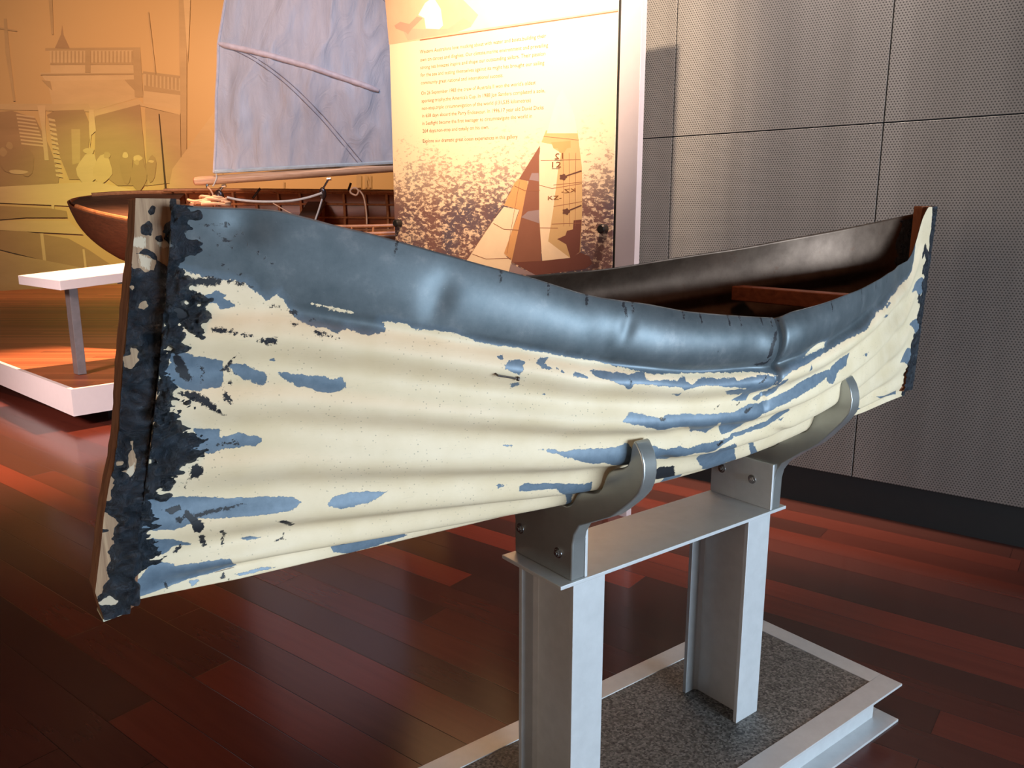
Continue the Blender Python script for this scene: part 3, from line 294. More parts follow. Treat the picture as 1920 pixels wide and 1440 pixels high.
MURAL=[('light',[(-7.932,4.24),(-6.391,4.257),(-6.384,3.863),(-7.957,3.863)]),
('light',[(-8.14,3.863),(-6.319,3.863),(-6.514,3.725),(-8.049,3.708)]),
('pale',[(-8.028,3.725),(-6.511,3.756),(-6.447,3.465),(-7.333,3.227),(-7.984,3.326)]),
('mid',[(-8.001,4.264),(-6.371,4.277),(-6.375,4.23),(-8.006,4.223)]),
('mid',[(-7.898,4.216),(-7.873,4.216),(-7.896,4.018),(-7.921,4.018)]),
('mid',[(-7.833,4.216),(-7.808,4.216),(-7.83,4.018),(-7.856,4.018)]),
('mid',[(-7.768,4.216),(-7.742,4.216),(-7.765,4.018),(-7.79,4.018)]),
('mid',[(-7.703,4.216),(-7.677,4.216),(-7.7,4.018),(-7.725,4.018)]),
('mid',[(-7.637,4.216),(-7.612,4.216),(-7.634,4.018),(-7.66,4.018)]),
('mid',[(-7.572,4.216),(-7.547,4.216),(-7.569,4.018),(-7.594,4.018)]),
('mid',[(-7.507,4.216),(-7.482,4.216),(-7.503,4.018),(-7.529,4.018)]),
('mid',[(-7.442,4.216),(-7.416,4.216),(-7.438,4.018),(-7.463,4.018)]),
('mid',[(-7.376,4.216),(-7.351,4.216),(-7.373,4.018),(-7.398,4.018)]),
('mid',[(-7.311,4.216),(-7.286,4.216),(-7.307,4.018),(-7.333,4.018)]),
('mid',[(-7.246,4.216),(-7.221,4.216),(-7.242,4.018),(-7.267,4.018)]),
('mid',[(-7.181,4.216),(-7.155,4.216),(-7.176,4.018),(-7.202,4.018)]),
('mid',[(-7.116,4.216),(-7.09,4.216),(-7.111,4.018),(-7.136,4.018)]),
('mid',[(-7.05,4.216),(-7.025,4.216),(-7.046,4.018),(-7.071,4.018)]),
('mid',[(-6.985,4.216),(-6.96,4.216),(-6.98,4.018),(-7.006,4.018)]),
('mid',[(-6.92,4.216),(-6.895,4.216),(-6.915,4.018),(-6.94,4.018)]),
('mid',[(-6.855,4.216),(-6.829,4.216),(-6.849,4.018),(-6.875,4.018)]),
('mid',[(-6.79,4.216),(-6.764,4.216),(-6.784,4.018),(-6.809,4.018)]),
('mid',[(-6.724,4.216),(-6.699,4.216),(-6.719,4.018),(-6.744,4.018)]),
('mid',[(-6.659,4.216),(-6.634,4.216),(-6.653,4.018),(-6.679,4.018)]),
('mid',[(-6.594,4.216),(-6.569,4.216),(-6.588,4.018),(-6.613,4.018)]),
('mid',[(-6.529,4.216),(-6.503,4.216),(-6.522,4.018),(-6.548,4.018)]),
('mid',[(-7.939,4.025),(-6.448,4.032),(-6.452,3.997),(-7.943,3.99)]),
('mid',[(-7.316,4.24),(-7.225,4.24),(-7.266,3.863),(-7.357,3.863)]),
('mid',[(-6.501,4.24),(-6.374,4.24),(-6.392,3.465),(-6.539,3.465)]),
('mid',[(-8.123,3.846),(-6.319,3.86),(-6.321,3.832),(-8.127,3.819)]),
('mid',[(-8.118,3.743),(-7.974,3.725),(-7.955,3.569)]),
('mid',[(-6.694,3.75),(-6.511,3.756),(-6.495,3.535)]),
('dark',[(-7.831,4.264),(-7.705,4.477),(-7.666,4.629),(-7.662,4.477),(-7.578,4.257)]),
('light',[(-6.353,3.88),(-5.712,3.805),(-5.756,3.185),(-6.405,3.326)]),
('mid',[(-6.353,3.887),(-5.711,3.812),(-5.715,3.77),(-6.357,3.846)]),
('mid',[(-6.306,3.839),(-6.27,3.836),(-6.289,3.632),(-6.325,3.639)]),
('mid',[(-6.241,3.832),(-6.205,3.829),(-6.224,3.625),(-6.26,3.632)]),
('mid',[(-6.176,3.825),(-6.14,3.822),(-6.159,3.618),(-6.195,3.625)]),
('mid',[(-6.111,3.819),(-6.075,3.815),(-6.093,3.611),(-6.129,3.618)]),
('mid',[(-6.046,3.812),(-6.01,3.808),(-6.028,3.604),(-6.064,3.611)]),
('mid',[(-5.981,3.805),(-5.945,3.801),(-5.963,3.597),(-5.999,3.604)]),
('mid',[(-5.916,3.798),(-5.88,3.794),(-5.898,3.59),(-5.934,3.597)]),
('mid',[(-5.851,3.791),(-5.815,3.787),(-5.833,3.583),(-5.869,3.59)]),
('mid',[(-5.786,3.784),(-5.75,3.781),(-5.767,3.576),(-5.803,3.583)]),
('mid',[(-6.36,3.656),(-5.739,3.562),(-5.745,3.5),(-6.368,3.569)]),
('pale',[(-8.898,3.353),(-7.357,3.353),(-7.297,3.22),(-8.91,3.256)]),
('pale',[(-7.333,3.227),(-6.487,3.43),(-6.402,3.36),(-5.769,3.256),(-5.776,3.168),(-6.479,3.326),(-7.308,3.115)]),
('dark',[(-7.25,3.15),(-6.459,3.343),(-6.454,2.404),(-6.457,1.971),(-6.981,1.971),(-7.362,2.26)]),
('mid',[(-6.372,3.291),(-5.776,3.168),(-5.852,2.043),(-6.457,1.971)]),
('dark',[(-8.094,3.168),(-7.957,3.238),(-7.441,3.256),(-7.353,2.974),(-7.549,2.079),(-7.829,2.079),(-7.991,2.619)]),
('mid',[(-7.697,2.932),(-7.542,2.932),(-7.603,2.368),(-7.745,2.332)]),
('dark',[(-8.915,3.22),(-8.692,3.238),(-8.303,3.115),(-8.217,2.903),(-8.103,2.619),(-7.989,2.152),(-8.126,1.715),(-9.11,1.715)]),
('light',[(-8.625,3.185),(-8.318,3.143),(-8.31,3.115),(-8.629,3.157)]),
('light',[(-8.622,3.126),(-8.303,3.083),(-8.295,3.055),(-8.625,3.097)]),
('light',[(-8.618,3.066),(-8.288,3.023),(-8.28,2.995),(-8.622,3.038)]),
('light',[(-8.614,3.006),(-8.273,2.963),(-8.265,2.935),(-8.618,2.978)]),
('light',[(-8.611,2.946),(-8.258,2.903),(-8.25,2.875),(-8.614,2.918)]),
('light',[(-8.607,2.886),(-8.243,2.843),(-8.235,2.815),(-8.611,2.857)]),
('light',[(-8.604,2.825),(-8.228,2.783),(-8.22,2.754),(-8.607,2.797)]),
('light',[(-8.6,2.765),(-8.213,2.722),(-8.205,2.694),(-8.604,2.737)]),
('light',[(-8.596,2.705),(-8.198,2.662),(-8.19,2.633),(-8.6,2.676)]),
('light',[(-8.074,3.115),(-7.966,3.094),(-7.956,3.052),(-8.072,3.073)]),
('light',[(-8.072,3.038),(-7.964,3.016),(-7.954,2.974),(-8.07,2.995)]),
('light',[(-8.07,2.96),(-7.962,2.939),(-7.952,2.896),(-8.068,2.918)]),
('light',[(-8.068,2.882),(-7.96,2.861),(-7.95,2.818),(-8.066,2.84)]),
('light',[(-8.066,2.804),(-7.958,2.783),(-7.948,2.74),(-8.064,2.761)]),
('light',[(-8.064,2.726),(-7.956,2.705),(-7.946,2.662),(-8.062,2.683)]),
('light',[(-8.062,2.648),(-7.954,2.626),(-7.944,2.583),(-8.06,2.605)]),
('light',[(-8.06,2.569),(-7.951,2.548),(-7.941,2.505),(-8.058,2.526)]),
('light',[(-8.058,2.49),(-7.949,2.469),(-7.939,2.426),(-8.056,2.447)]),
('light',[(-8.056,2.411),(-7.947,2.39),(-7.937,2.347),(-8.054,2.368)]),
('light',[(-8.054,2.332),(-7.945,2.311),(-7.935,2.267),(-8.052,2.289)]),
('light',[(-8.052,2.253),(-7.943,2.231),(-7.933,2.188),(-8.05,2.21)]),
('light',[(-8.05,2.174),(-7.941,2.152),(-7.931,2.108),(-8.048,2.13)]),
('light',[(-8.24,3.326),(-8.094,3.326),(-8.142,2.974),(-8.146,2.404),(-8.221,2.404),(-8.209,2.974)]),
('light',[(-7.349,3.256),(-7.264,3.256),(-7.264,2.903),(-7.353,2.832),(-7.398,2.619),(-7.379,2.974)]),
('mid',[(-5.638,5.031),(-5.502,5.031),(-5.719,2.476),(-5.814,2.404)]),
('light',[(-5.559,5.031),(-5.441,5.031),(-5.567,4.018)]),
('mid',[(-8.64,4.73),(-8.59,4.73),(-8.608,4.189),(-8.606,3.395),(-8.643,3.395),(-8.681,4.189)]),
('mid',[(-8.737,4.595),(-8.437,4.545),(-8.44,4.521),(-8.74,4.568)]),
('mid',[(-7.838,5.196),(-7.766,5.196),(-7.821,4.477),(-7.857,4.477)]),
('mid',[(-6.186,4.83),(-6.164,4.83),(-6.131,3.846),(-6.153,3.846)]),
('pale',[(-5.983,2.26),(-5.084,3.326),(-5.109,1.971),(-5.732,1.678),(-6.089,1.898)]),
('light',[(-7.31,2.26),(-7.306,2.167),(-7.359,2.085),(-7.458,2.013),(-7.539,1.984),(-7.606,2.033),(-7.673,2.144),(-7.683,2.26),(-7.622,2.354),(-7.554,2.434),(-7.488,2.506),(-7.397,2.534),(-7.325,2.486),(-7.312,2.376)]),
('pale',[(-7.337,2.562),(-7.349,2.534),(-7.364,2.517),(-7.403,2.512),(-7.449,2.514),(-7.479,2.52),(-7.507,2.536),(-7.53,2.562),(-7.517,2.59),(-7.474,2.607),(-7.436,2.611),(-7.396,2.609),(-7.349,2.603),(-7.327,2.588)]),
('pale',[(-7.047,2.26),(-7.049,2.173),(-7.117,2.098),(-7.203,2.03),(-7.272,2.004),(-7.345,2.05),(-7.398,2.152),(-7.383,2.26),(-7.333,2.347),(-7.292,2.422),(-7.23,2.489),(-7.145,2.515),(-7.092,2.47),(-7.073,2.368)]),
('mid',[(-7.047,2.494),(-7.058,2.463),(-7.085,2.444),(-7.108,2.439),(-7.133,2.44),(-7.162,2.446),(-7.173,2.464),(-7.166,2.494),(-7.159,2.525),(-7.149,2.544),(-7.124,2.549),(-7.096,2.548),(-7.078,2.542),(-7.06,2.524)]),
('dark',[(-6.687,2.296),(-6.726,2.158),(-6.759,2.036),(-6.801,1.992),(-6.853,2.028),(-6.884,2.102),(-6.896,2.187),(-6.91,2.296),(-6.901,2.434),(-6.848,2.554),(-6.792,2.598),(-6.751,2.562),(-6.707,2.489),(-6.673,2.405)]),
('light',[(-6.742,2.494),(-6.744,2.466),(-6.764,2.45),(-6.786,2.445),(-6.805,2.446),(-6.828,2.451),(-6.843,2.467),(-6.839,2.494),(-6.825,2.521),(-6.815,2.538),(-6.798,2.543),(-6.774,2.542),(-6.759,2.536),(-6.751,2.521)]),
('dark',[(-6.438,2.188),(-6.449,2.081),(-6.516,1.967),(-6.587,1.886),(-6.643,1.888),(-6.704,1.97),(-6.741,2.082),(-6.722,2.188),(-6.684,2.295),(-6.651,2.408),(-6.593,2.487),(-6.524,2.486),(-6.486,2.405),(-6.465,2.294)]),
('pale',[(-6.487,2.44),(-6.506,2.422),(-6.54,2.404),(-6.569,2.389),(-6.606,2.384),(-6.643,2.396),(-6.654,2.418),(-6.65,2.44),(-6.65,2.459),(-6.635,2.476),(-6.596,2.491),(-6.559,2.496),(-6.532,2.484),(-6.503,2.462)]),
('mid',[(-6.561,2.368),(-6.561,2.351),(-6.57,2.332),(-6.592,2.32),(-6.612,2.322),(-6.626,2.335),(-6.642,2.352),(-6.65,2.368),(-6.638,2.386),(-6.619,2.405),(-6.603,2.417),(-6.583,2.415),(-6.564,2.402),(-6.559,2.385)]),
('dark',[(-6.273,2.26),(-6.293,2.18),(-6.312,2.11),(-6.352,2.048),(-6.398,2.023),(-6.422,2.066),(-6.437,2.16),(-6.452,2.26),(-6.44,2.34),(-6.396,2.41),(-6.353,2.471),(-6.315,2.495),(-6.275,2.454),(-6.257,2.36)]),
('pale',[(-6.296,2.386),(-6.305,2.376),(-6.313,2.367),(-6.333,2.364),(-6.358,2.367),(-6.374,2.372),(-6.387,2.378),(-6.4,2.386),(-6.396,2.397),(-6.374,2.406),(-6.352,2.409),(-6.331,2.406),(-6.306,2.401),(-6.291,2.395)]),
('dark',[(-8.584,2.404),(-8.641,2.282),(-8.686,2.206),(-8.768,2.186),(-8.878,2.195),(-8.946,2.221),(-8.987,2.288),(-9.031,2.404),(-9.013,2.526),(-8.914,2.601),(-8.813,2.621),(-8.726,2.613),(-8.621,2.586),(-8.556,2.52)]),
('mid',[(-8.746,2.655),(-8.746,2.623),(-8.769,2.598),(-8.799,2.592),(-8.821,2.599),(-8.846,2.612),(-8.868,2.629),(-8.864,2.655),(-8.845,2.687),(-8.829,2.711),(-8.809,2.717),(-8.781,2.71),(-8.761,2.697),(-8.754,2.681)]),
('dark',[(-8.413,2.368),(-8.429,2.28),(-8.461,2.186),(-8.534,2.126),(-8.602,2.134),(-8.641,2.201),(-8.683,2.286),(-8.711,2.368),(-8.676,2.457),(-8.602,2.549),(-8.541,2.609),(-8.478,2.601),(-8.415,2.534),(-8.394,2.45)]),
('light',[(-8.52,2.206),(-8.567,2.189),(-8.626,2.174),(-8.679,2.168),(-8.757,2.172),(-8.828,2.182),(-8.849,2.193),(-8.856,2.206),(-8.865,2.223),(-8.827,2.239),(-8.744,2.245),(-8.674,2.24),(-8.612,2.231),(-8.543,2.22)]),
('mid',[(-8.852,2.548),(-8.866,2.517),(-8.898,2.486),(-8.925,2.467),(-8.953,2.472),(-8.983,2.494),(-8.993,2.521),(-8.985,2.548),(-8.979,2.578),(-8.965,2.609),(-8.934,2.628),(-8.904,2.623),(-8.886,2.601),(-8.866,2.574)]),
('dark',[(-8.08,1.971),(-8.105,1.921),(-8.129,1.892),(-8.188,1.88),(-8.262,1.875),(-8.307,1.884),(-8.344,1.917),(-8.379,1.971),(-8.363,2.02),(-8.297,2.049),(-8.234,2.061),(-8.173,2.066),(-8.1,2.057),(-8.062,2.024)]),
('light',[(-8.113,1.752),(-8.13,1.657),(-8.146,1.56),(-8.167,1.506),(-8.183,1.523),(-8.187,1.591),(-8.187,1.67),(-8.188,1.752),(-8.175,1.847),(-8.149,1.943),(-8.126,1.996),(-8.113,1.979),(-8.103,1.912),(-8.101,1.833)]),
('light',[(-9.079,1.952),(-7.347,2.043),(-6.248,1.788),(-5.168,1.678),(-4.993,1.495),(-9.115,1.678)]),
('dark',[(-9.122,1.623),(-8.261,1.587),(-7.928,1.532),(-7.922,1.421),(-8.658,1.421),(-9.153,1.384)]),
('pale',[(-9.155,1.365),(-7.909,1.365),(-7.671,1.124),(-9.177,1.199)]),
('dark',[(-9.178,1.191),(-8.725,1.18),(-7.945,1.05),(-7.623,.863),(-7.197,.561),(-7.144,.333),(-9.22,.863)]),
('light',[(-8.445,1.143),(-8.389,1.143),(-8.394,.447),(-8.452,.447)]),
('light',[(-7.718,.863),(-7.68,.863),(-7.675,.447),(-7.714,.447)]),
('mid',[(-9.225,.825),(-7.136,.409),(-7.174,.027),(-9.328,.027)]),
('black',[(-6.142,3.185),(-6.128,3.185),(-6.116,1.708),(-6.146,1.708)]),
('dark',[(-6.095,1.825),(-5.353,1.715),(-4.988,1.568),(-6.116,1.587)]),
('mid',[(-2.744,2.152),(-2.662,2.152),(-2.67,1.934),(-2.752,1.934)]),
('mid',[(-2.595,2.152),(-2.557,2.152),(-2.518,2.007),(-2.512,2.152),(-2.483,2.152),(-2.49,1.934),(-2.528,1.934),(-2.56,2.079),(-2.565,1.934),(-2.603,1.934)]),
('mid',[(-4.038,2.043),(-4.019,2.043),(-4.04,1.678),(-4.059,1.678)])]
# ---------------------------------------------------------------- materials
def wood(name, dark, light, rough=.45, grain=(3, 60, 60), bump=.15, spec=.5):
    n = NM(name); v = n.coord('Object', grain); f = n.noise(1.6, 6, .62, v, .6)
    c = n.ramp(f, (.28, dark), (.72, light)); n.set(Base_Color=c, Roughness=rough, Normal=n.bump(f, bump, .001))
    n.b.inputs['Specular IOR Level'].default_value = spec
    return n.m
def floor_mat(name, tones, pw, pl, rough, gap=.0012, grainamp=.35):
    n = NM(name); tc = n.n.new('ShaderNodeTexCoord'); sp = n.n.new('ShaderNodeSeparateXYZ'); n.l.new(tc.outputs['Object'], sp.inputs[0])
    X, Y = sp.outputs[0], sp.outputs[1]
    ry = n.math('DIVIDE', Y, pw); row = n.math('FLOOR', ry); fy = n.math('FRACT', ry)
    wn = n.node('ShaderNodeTexWhiteNoise', {'noise_dimensions': '1D'}, W=row).outputs[0]
    xx = n.math('ADD', n.math('DIVIDE', X, pl), n.math('MULTIPLY', wn, 7.3)); col = n.math('FLOOR', xx); fx = n.math('FRACT', xx)
    cb = n.node('ShaderNodeCombineXYZ', None, X=row, Y=col, Z=3.7).outputs[0]
    bw = n.node('ShaderNodeTexWhiteNoise', {'noise_dimensions': '3D'}, Vector=cb).outputs[0]
    cv = n.node('ShaderNodeCombineXYZ', None, X=n.math('MULTIPLY', X, 1.6), Y=n.math('MULTIPLY', Y, 24.), Z=n.math('MULTIPLY', bw, 31.)).outputs[0]
    g = n.noise(1.7, 6, .6, cv, .5)
    base = n.ramp(bw, *tones)
    c = n.mix(grainamp, base, n.mix(g, (0.35, .3, .3), (1.6, 1.6, 1.6)), 'MULTIPLY')
    e = n.math('MINIMUM', n.math('MULTIPLY', n.math('MINIMUM', fy, n.math('SUBTRACT', 1., fy)), pw), n.math('MULTIPLY', n.math('MINIMUM', fx, n.math('SUBTRACT', 1., fx)), pl))
    gm = n.step(e, 0., gap); c = n.mix(gm, (.006, .003, .003), c)
    rr = n.math('ADD', n.math('MULTIPLY', n.noise(3, 3, .6), .10), rough-.04)
    n.set(Base_Color=c, Roughness=rr, Normal=n.bump(gm, .25, .0006)); return n.m
M_floor = floor_mat('jarrah_floor', ((0, (.054, .020, .015)), (.4, (.066, .021, .015)), (.7, (.082, .022, .015)), (.88, (.105, .025, .016)), (.985, (.17, .032, .018))), .105, 1.7, .17)
M_deck = floor_mat('deck_boards', ((0, (.22, .065, .028)), (.5, (.34, .10, .04)), (1, (.46, .15, .06))), .09, 2.6, .4, .003)
def perf_mat():
    n = NM('perforated_metal'); tc = n.n.new('ShaderNodeTexCoord'); sp = n.n.new('ShaderNodeSeparateXYZ'); n.l.new(tc.outputs['Object'], sp.inputs[0])
    X, Z = sp.outputs[0], sp.outputs[2]; px, pz = .0125, .0105
    rz = n.math('DIVIDE', Z, pz); row = n.math('FLOOR', rz); fz = n.math('MULTIPLY', n.math('SUBTRACT', n.math('FRACT', rz), .5), pz)
    fx = n.math('MULTIPLY', n.math('SUBTRACT', n.math('FRACT', n.math('ADD', n.math('DIVIDE', X, px), n.math('MULTIPLY', n.math('MODULO', row, 2.), .5))), .5), px)
    r = n.math('SQRT', n.math('ADD', n.math('POWER', fx, 2.), n.math('POWER', fz, 2.)))
    hole = n.step(r, .0036, .0028)
    v = n.coord('Object', (3.5, 1, .12)); st = n.noise(1.3, 4, .5, v)  # vertical streaks paint soft reflection bands into the metal colour
    c = n.ramp(st, (.3, (.165, .153, .147)), (.7, (.24, .225, .217)))
    c = n.mix(hole, c, (.07, .066, .066))
    n.set(Base_Color=c, Metallic=.55, Roughness=.42, Normal=n.bump(n.math('SUBTRACT', 1., hole), .35, .001)); return n.m
M_perf = perf_mat()
M_black = simple('black_recess', (.006, .005, .005), .7)
M_white = simple('white_laminate', (.72, .68, .68), .35, var=.02)
M_steel = simple('silver_paint', (.60, .61, .62), .42, .35, .05, 30, .15, 500)
M_steel_dark = simple('silver_paint_cradle', (.36, .37, .36), .30, .7, .05, 30, .12, 700)
M_bolt = simple('stainless', (.5, .5, .5), .25, 1.)
def granite():
    n = NM('granite'); vo = n.node('ShaderNodeTexVoronoi', None, Scale=260.).outputs['Color']; bw = n.node('ShaderNodeRGBToBW', None, Color=vo).outputs[0]
    c = n.ramp(n.math('ADD', n.math('MULTIPLY', bw, .7), n.math('MULTIPLY', n.noise(90, 3), .35)), (.25, (.035, .032, .03)), (.5, (.12, .11, .10)), (.8, (.27, .25, .23)))
    n.set(Base_Color=c, Roughness=.55); return n.m
M_granite = granite()
M_stem = wood('weathered_timber', (.13, .052, .026), (.34, .17, .09), .7, (60, 60, 4), .5)
M_stem_in = wood('stem_red_timber', (.20, .06, .022), (.40, .15, .06), .7, (40, 40, 5), .3)
M_thwart = wood('thwart_timber', (.17, .048, .018), (.36, .11, .045), .65, (40, 4, 40), .3)
def tar_mat():
    n = NM('tar'); v = n.coord('Object', (1, 1, 1)); f = n.noise(38, 8, .68, v, 1.2); g = n.noise(170, 4, .6, v)
    nb = n.bump(f, 1., .02); nb = n.bump(g, .4, .003, nb)
    n.set(Base_Color=n.ramp(f, (.35, (.008, .010, .014)), (.7, (.045, .060, .080))), Roughness=n.ramp(n.noise(25, 4, .6, v), (.35, (.20,)*3), (.65, (.48,)*3)), Normal=nb); return n.m  # lighter end of the colour paints in the bluish highlights on the tar
M_tar = tar_mat()
def hull_mat():
    n = NM('painted_tin'); v = n.coord('Object')
    n1 = n.noise(75, 6, .65, v); n2 = n.noise(260, 3, .6, v)
    wob = n.math('ADD', n.math('MULTIPLY', n.math('SUBTRACT', n1, .5), .011), n.math('MULTIPLY', n.math('SUBTRACT', n2, .5), .004))
    bl = n.math('ADD', n.attr('bare'), wob); bare = n.step(bl, -.0003, .0003)
    band = n.step(n.math('ADD', n.attr('band'), wob), -.004, .010)
    bk = n.math('ADD', n.attr('black'), n.math('MULTIPLY', n.math('SUBTRACT', n.noise(190, 6, .75, v), .5), .016)); blk = n.step(bk, -.0003, .0004)
    # cream paint with pin specks and grime
    vs = n.coord('Object', (1, 1, 1)); sp = n.node('ShaderNodeTexVoronoi', None, Scale=120., Vector=vs).outputs['Distance']
    spk = n.math('MULTIPLY', n.step(sp, .17, .09), n.step(n.noise(11, 3, .6, v), .42, .56))
    spk2 = n.math('MULTIPLY', n.step(n.node('ShaderNodeTexVoronoi', None, Scale=46., Vector=vs).outputs['Distance'], .07, .02), n.step(n.noise(7, 3, .6, v), .5, .6))
    cr = n.ramp(n.noise(9, 5, .6, v), (.3, (.70, .55, .345)), (.7, (.80, .65, .45)))
    cr = n.mix(n.math('MULTIPLY', spk, .6), cr, (.26, .21, .14)); cr = n.mix(n.math('MULTIPLY', spk2, .4), cr, (.17, .17, .16))
    ve = n.coord('Object', (6, 6, 60)); st = n.step(n.noise(6, 5, .65, ve), .60, .74); cr = n.mix(n.math('MULTIPLY', st, .22), cr, (.40, .32, .20))
    # bare blue grey metal
    m = n.math('ADD', n.math('MULTIPLY', n.noise(26, 6, .7, v), .55), n.math('MULTIPLY', n.noise(7, 4, .6, v), .45)); mb = n.ramp(m, (.3, (.07, .092, .104)), (.55, (.12, .142, .155)), (.78, (.25, .255, .262)))
    fl = n.ramp(n.noise(60, 5, .65, v), (.3, (.105, .148, .195)), (.7, (.155, .208, .26)))
    sc = n.step(n.noise(150, 6, .8, v), .66, .74); mb = n.mix(n.math('MULTIPLY', sc, .45), mb, (.5, .56, .6))
    met = n.mix(band, fl, mb)
    c = n.mix(bare, cr, met); c = n.mix(blk, c, (.012, .013, .017))
    edge = n.math('ADD', n.math('SUBTRACT', 1., bare), n.math('MULTIPLY', blk, 1.5))
    nb = n.bump(edge, .35, .0012); nb = n.bump(n.noise(300, 3, .6, v), .06, .001, nb)
    rough = n.math('ADD', n.math('MULTIPLY', bare, -.10), .52); rough = n.math('ADD', rough, n.math('MULTIPLY', m, .08))
    met_f = n.math('MULTIPLY', n.math('MULTIPLY', bare, n.math('SUBTRACT', 1., blk)), n.math('ADD', n.math('MULTIPLY', band, .35), .15))
    n.set(Base_Color=c, Metallic=met_f, Roughness=rough, Normal=nb); return n.m
M_hull = hull_mat()
def inner_mat():
    n = NM('bare_tin_inside'); v = n.coord('Object'); f = n.noise(18, 6, .65, v)
    c = n.ramp(f, (.3, (.10, .062, .042)), (.7, (.18, .12, .085))); r = n.step(n.noise(30, 5, .7, v), .62, .74)
    c = n.mix(n.math('MULTIPLY', r, .6), c, (.12, .045, .02))
    n.set(Base_Color=c, Metallic=.6, Roughness=.42); return n.m
M_inner = inner_mat()
def stem_mat():
    n = NM('stem_side_paint'); v = n.coord('Object', (60, 60, 4)); f = n.noise(1.6, 6, .62, v, .6)
    c = n.ramp(f, (.28, (.17, .085, .04)), (.72, (.42, .27, .15)))
    cm = n.step(n.math('ADD', n.attr('cream'), n.math('MULTIPLY', n.math('SUBTRACT', n.noise(90, 5, .6), .5), .01)), -.0003, .0003)
    c = n.mix(cm, c, (.50, .40, .28)); n.set(Base_Color=c, Roughness=.7, Normal=n.bump(f, .5, .001)); return n.m
M_stemside = stem_mat()
# ---------------------------------------------------------------- room
WD = rot(-52.5); WO = Vector((1.37, 3.85, 0))          # wall runs along WD, seen face towards the camera
# floor
fl = mesh_obj('floor', [(-9, -9, 0), (9, -9, 0), (9, 9, 0), (-9, 9, 0)], [(0, 1, 2, 3)], M_floor); struct(fl)
fl.matrix_world = frame((0, 7, 0), WD)
for s_ in (fl,): s_.scale = (1.3, 1.3, 1)
MW = frame(WO, -WD)            # local x to the right along the wall, y away from the camera
ce = mesh_obj('ceiling', [(-9, -9, 5.3), (9, -9, 5.3), (9, 9, 5.3), (-9, 9, 5.3)], [(3, 2, 1, 0)], simple('ceiling_paint', (.05, .045, .04), .9)); ce.matrix_world = frame((0, 7, 0), WD); struct(ce); ce.scale = (1.3, 1.3, 1)
# perforated wall: panels with dark joints over a dark backing
wb = MB(); xs = [-2.30, -1.80, -.69, .32, 1.43, 2.54, 3.65]; zs = [.19, 1.81, 3.43, 5.25]
for i in range(len(xs)-1):
    for j in range(len(zs)-1): wb.box((xs[i]+.0025, 0, zs[j]+.0025), (xs[i+1]-.0025, .02, zs[j+1]-.0025))
wr = wb.build('wall_right', [M_perf], bevel=.0015); wr.matrix_world = MW; struct(wr)
bk = MB().box((-2.3, .021, .19), (3.65, .12, 5.3)).build('wall_right', [M_black]); bk.matrix_world = MW; struct(bk); bk.name = 'trim_1'
bb = MB().box((-2.3, .05, 0), (3.65, .12, .19)).build('baseboard_right', [M_black]); bb.matrix_world = MW; struct(bb)
# ---------------------------------------------------------------- value noise and polygon distance
_rs = np.random.RandomState(7); _L = _rs.rand(257, 257)
def vnoise(x, y):
    xi = np.floor(x).astype(int); yi = np.floor(y).astype(int); fx = x-xi; fy = y-yi; fx = fx*fx*(3-2*fx); fy = fy*fy*(3-2*fy)
    xi %= 256; yi %= 256
    return (_L[xi, yi]*(1-fx)+_L[xi+1, yi]*fx)*(1-fy)+(_L[xi, yi+1]*(1-fx)+_L[xi+1, yi+1]*fx)*fy
def fbm(x, y, o=4):
    r = 0; a = .5
    for i in range(o): r = r+a*vnoise(x*2**i+13*i, y*2**i+7*i); a *= .5
    return r
def poly_sd(X, Y, poly, pad=.04):
    """signed distance, positive inside"""
    P = np.asarray(poly, float); out = np.full(X.shape, -1.)
    m = (X > P[:, 0].min()-pad) & (X < P[:, 0].max()+pad) & (Y > P[:, 1].min()-pad) & (Y < P[:, 1].max()+pad)
    x = X[m]; y = Y[m]
    if not len(x): return out
    d = np.full(x.shape, 1e9); ins = np.zeros(x.shape, bool)
    for i in range(len(P)):
        ax, ay = P[i-1]; bx, by = P[i]; ex, ey = bx-ax, by-ay; q = ex*ex+ey*ey+1e-12
        t = np.clip(((x-ax)*ex+(y-ay)*ey)/q, 0, 1); d = np.minimum(d, (x-ax-t*ex)**2+(y-ay-t*ey)**2)
        c = ((ay > y) != (by > y)); xc = (bx-ax)*(y-ay)/((by-ay) if by != ay else 1e-12)+ax; ins ^= c & (x < xc)
    out[m] = np.where(ins, 1, -1)*np.sqrt(d); return out
LM, SM = 2.31, .58      # metres per unit along / around the sheet
def sd_many(X, Y, polys):
    o = np.full(X.shape, -1.)
    for p in polys: o = np.maximum(o, poly_sd(X, Y, [(a*LM, b*SM) for a, b in p]))
    return o
def to_world(P):
    W = np.empty_like(P); W[..., 0] = ORG.x+P[..., 0]*EU.x+P[..., 1]*EV.x; W[..., 1] = ORG.y+P[..., 0]*EU.y+P[..., 1]*EV.y; W[..., 2] = P[..., 2]; return W
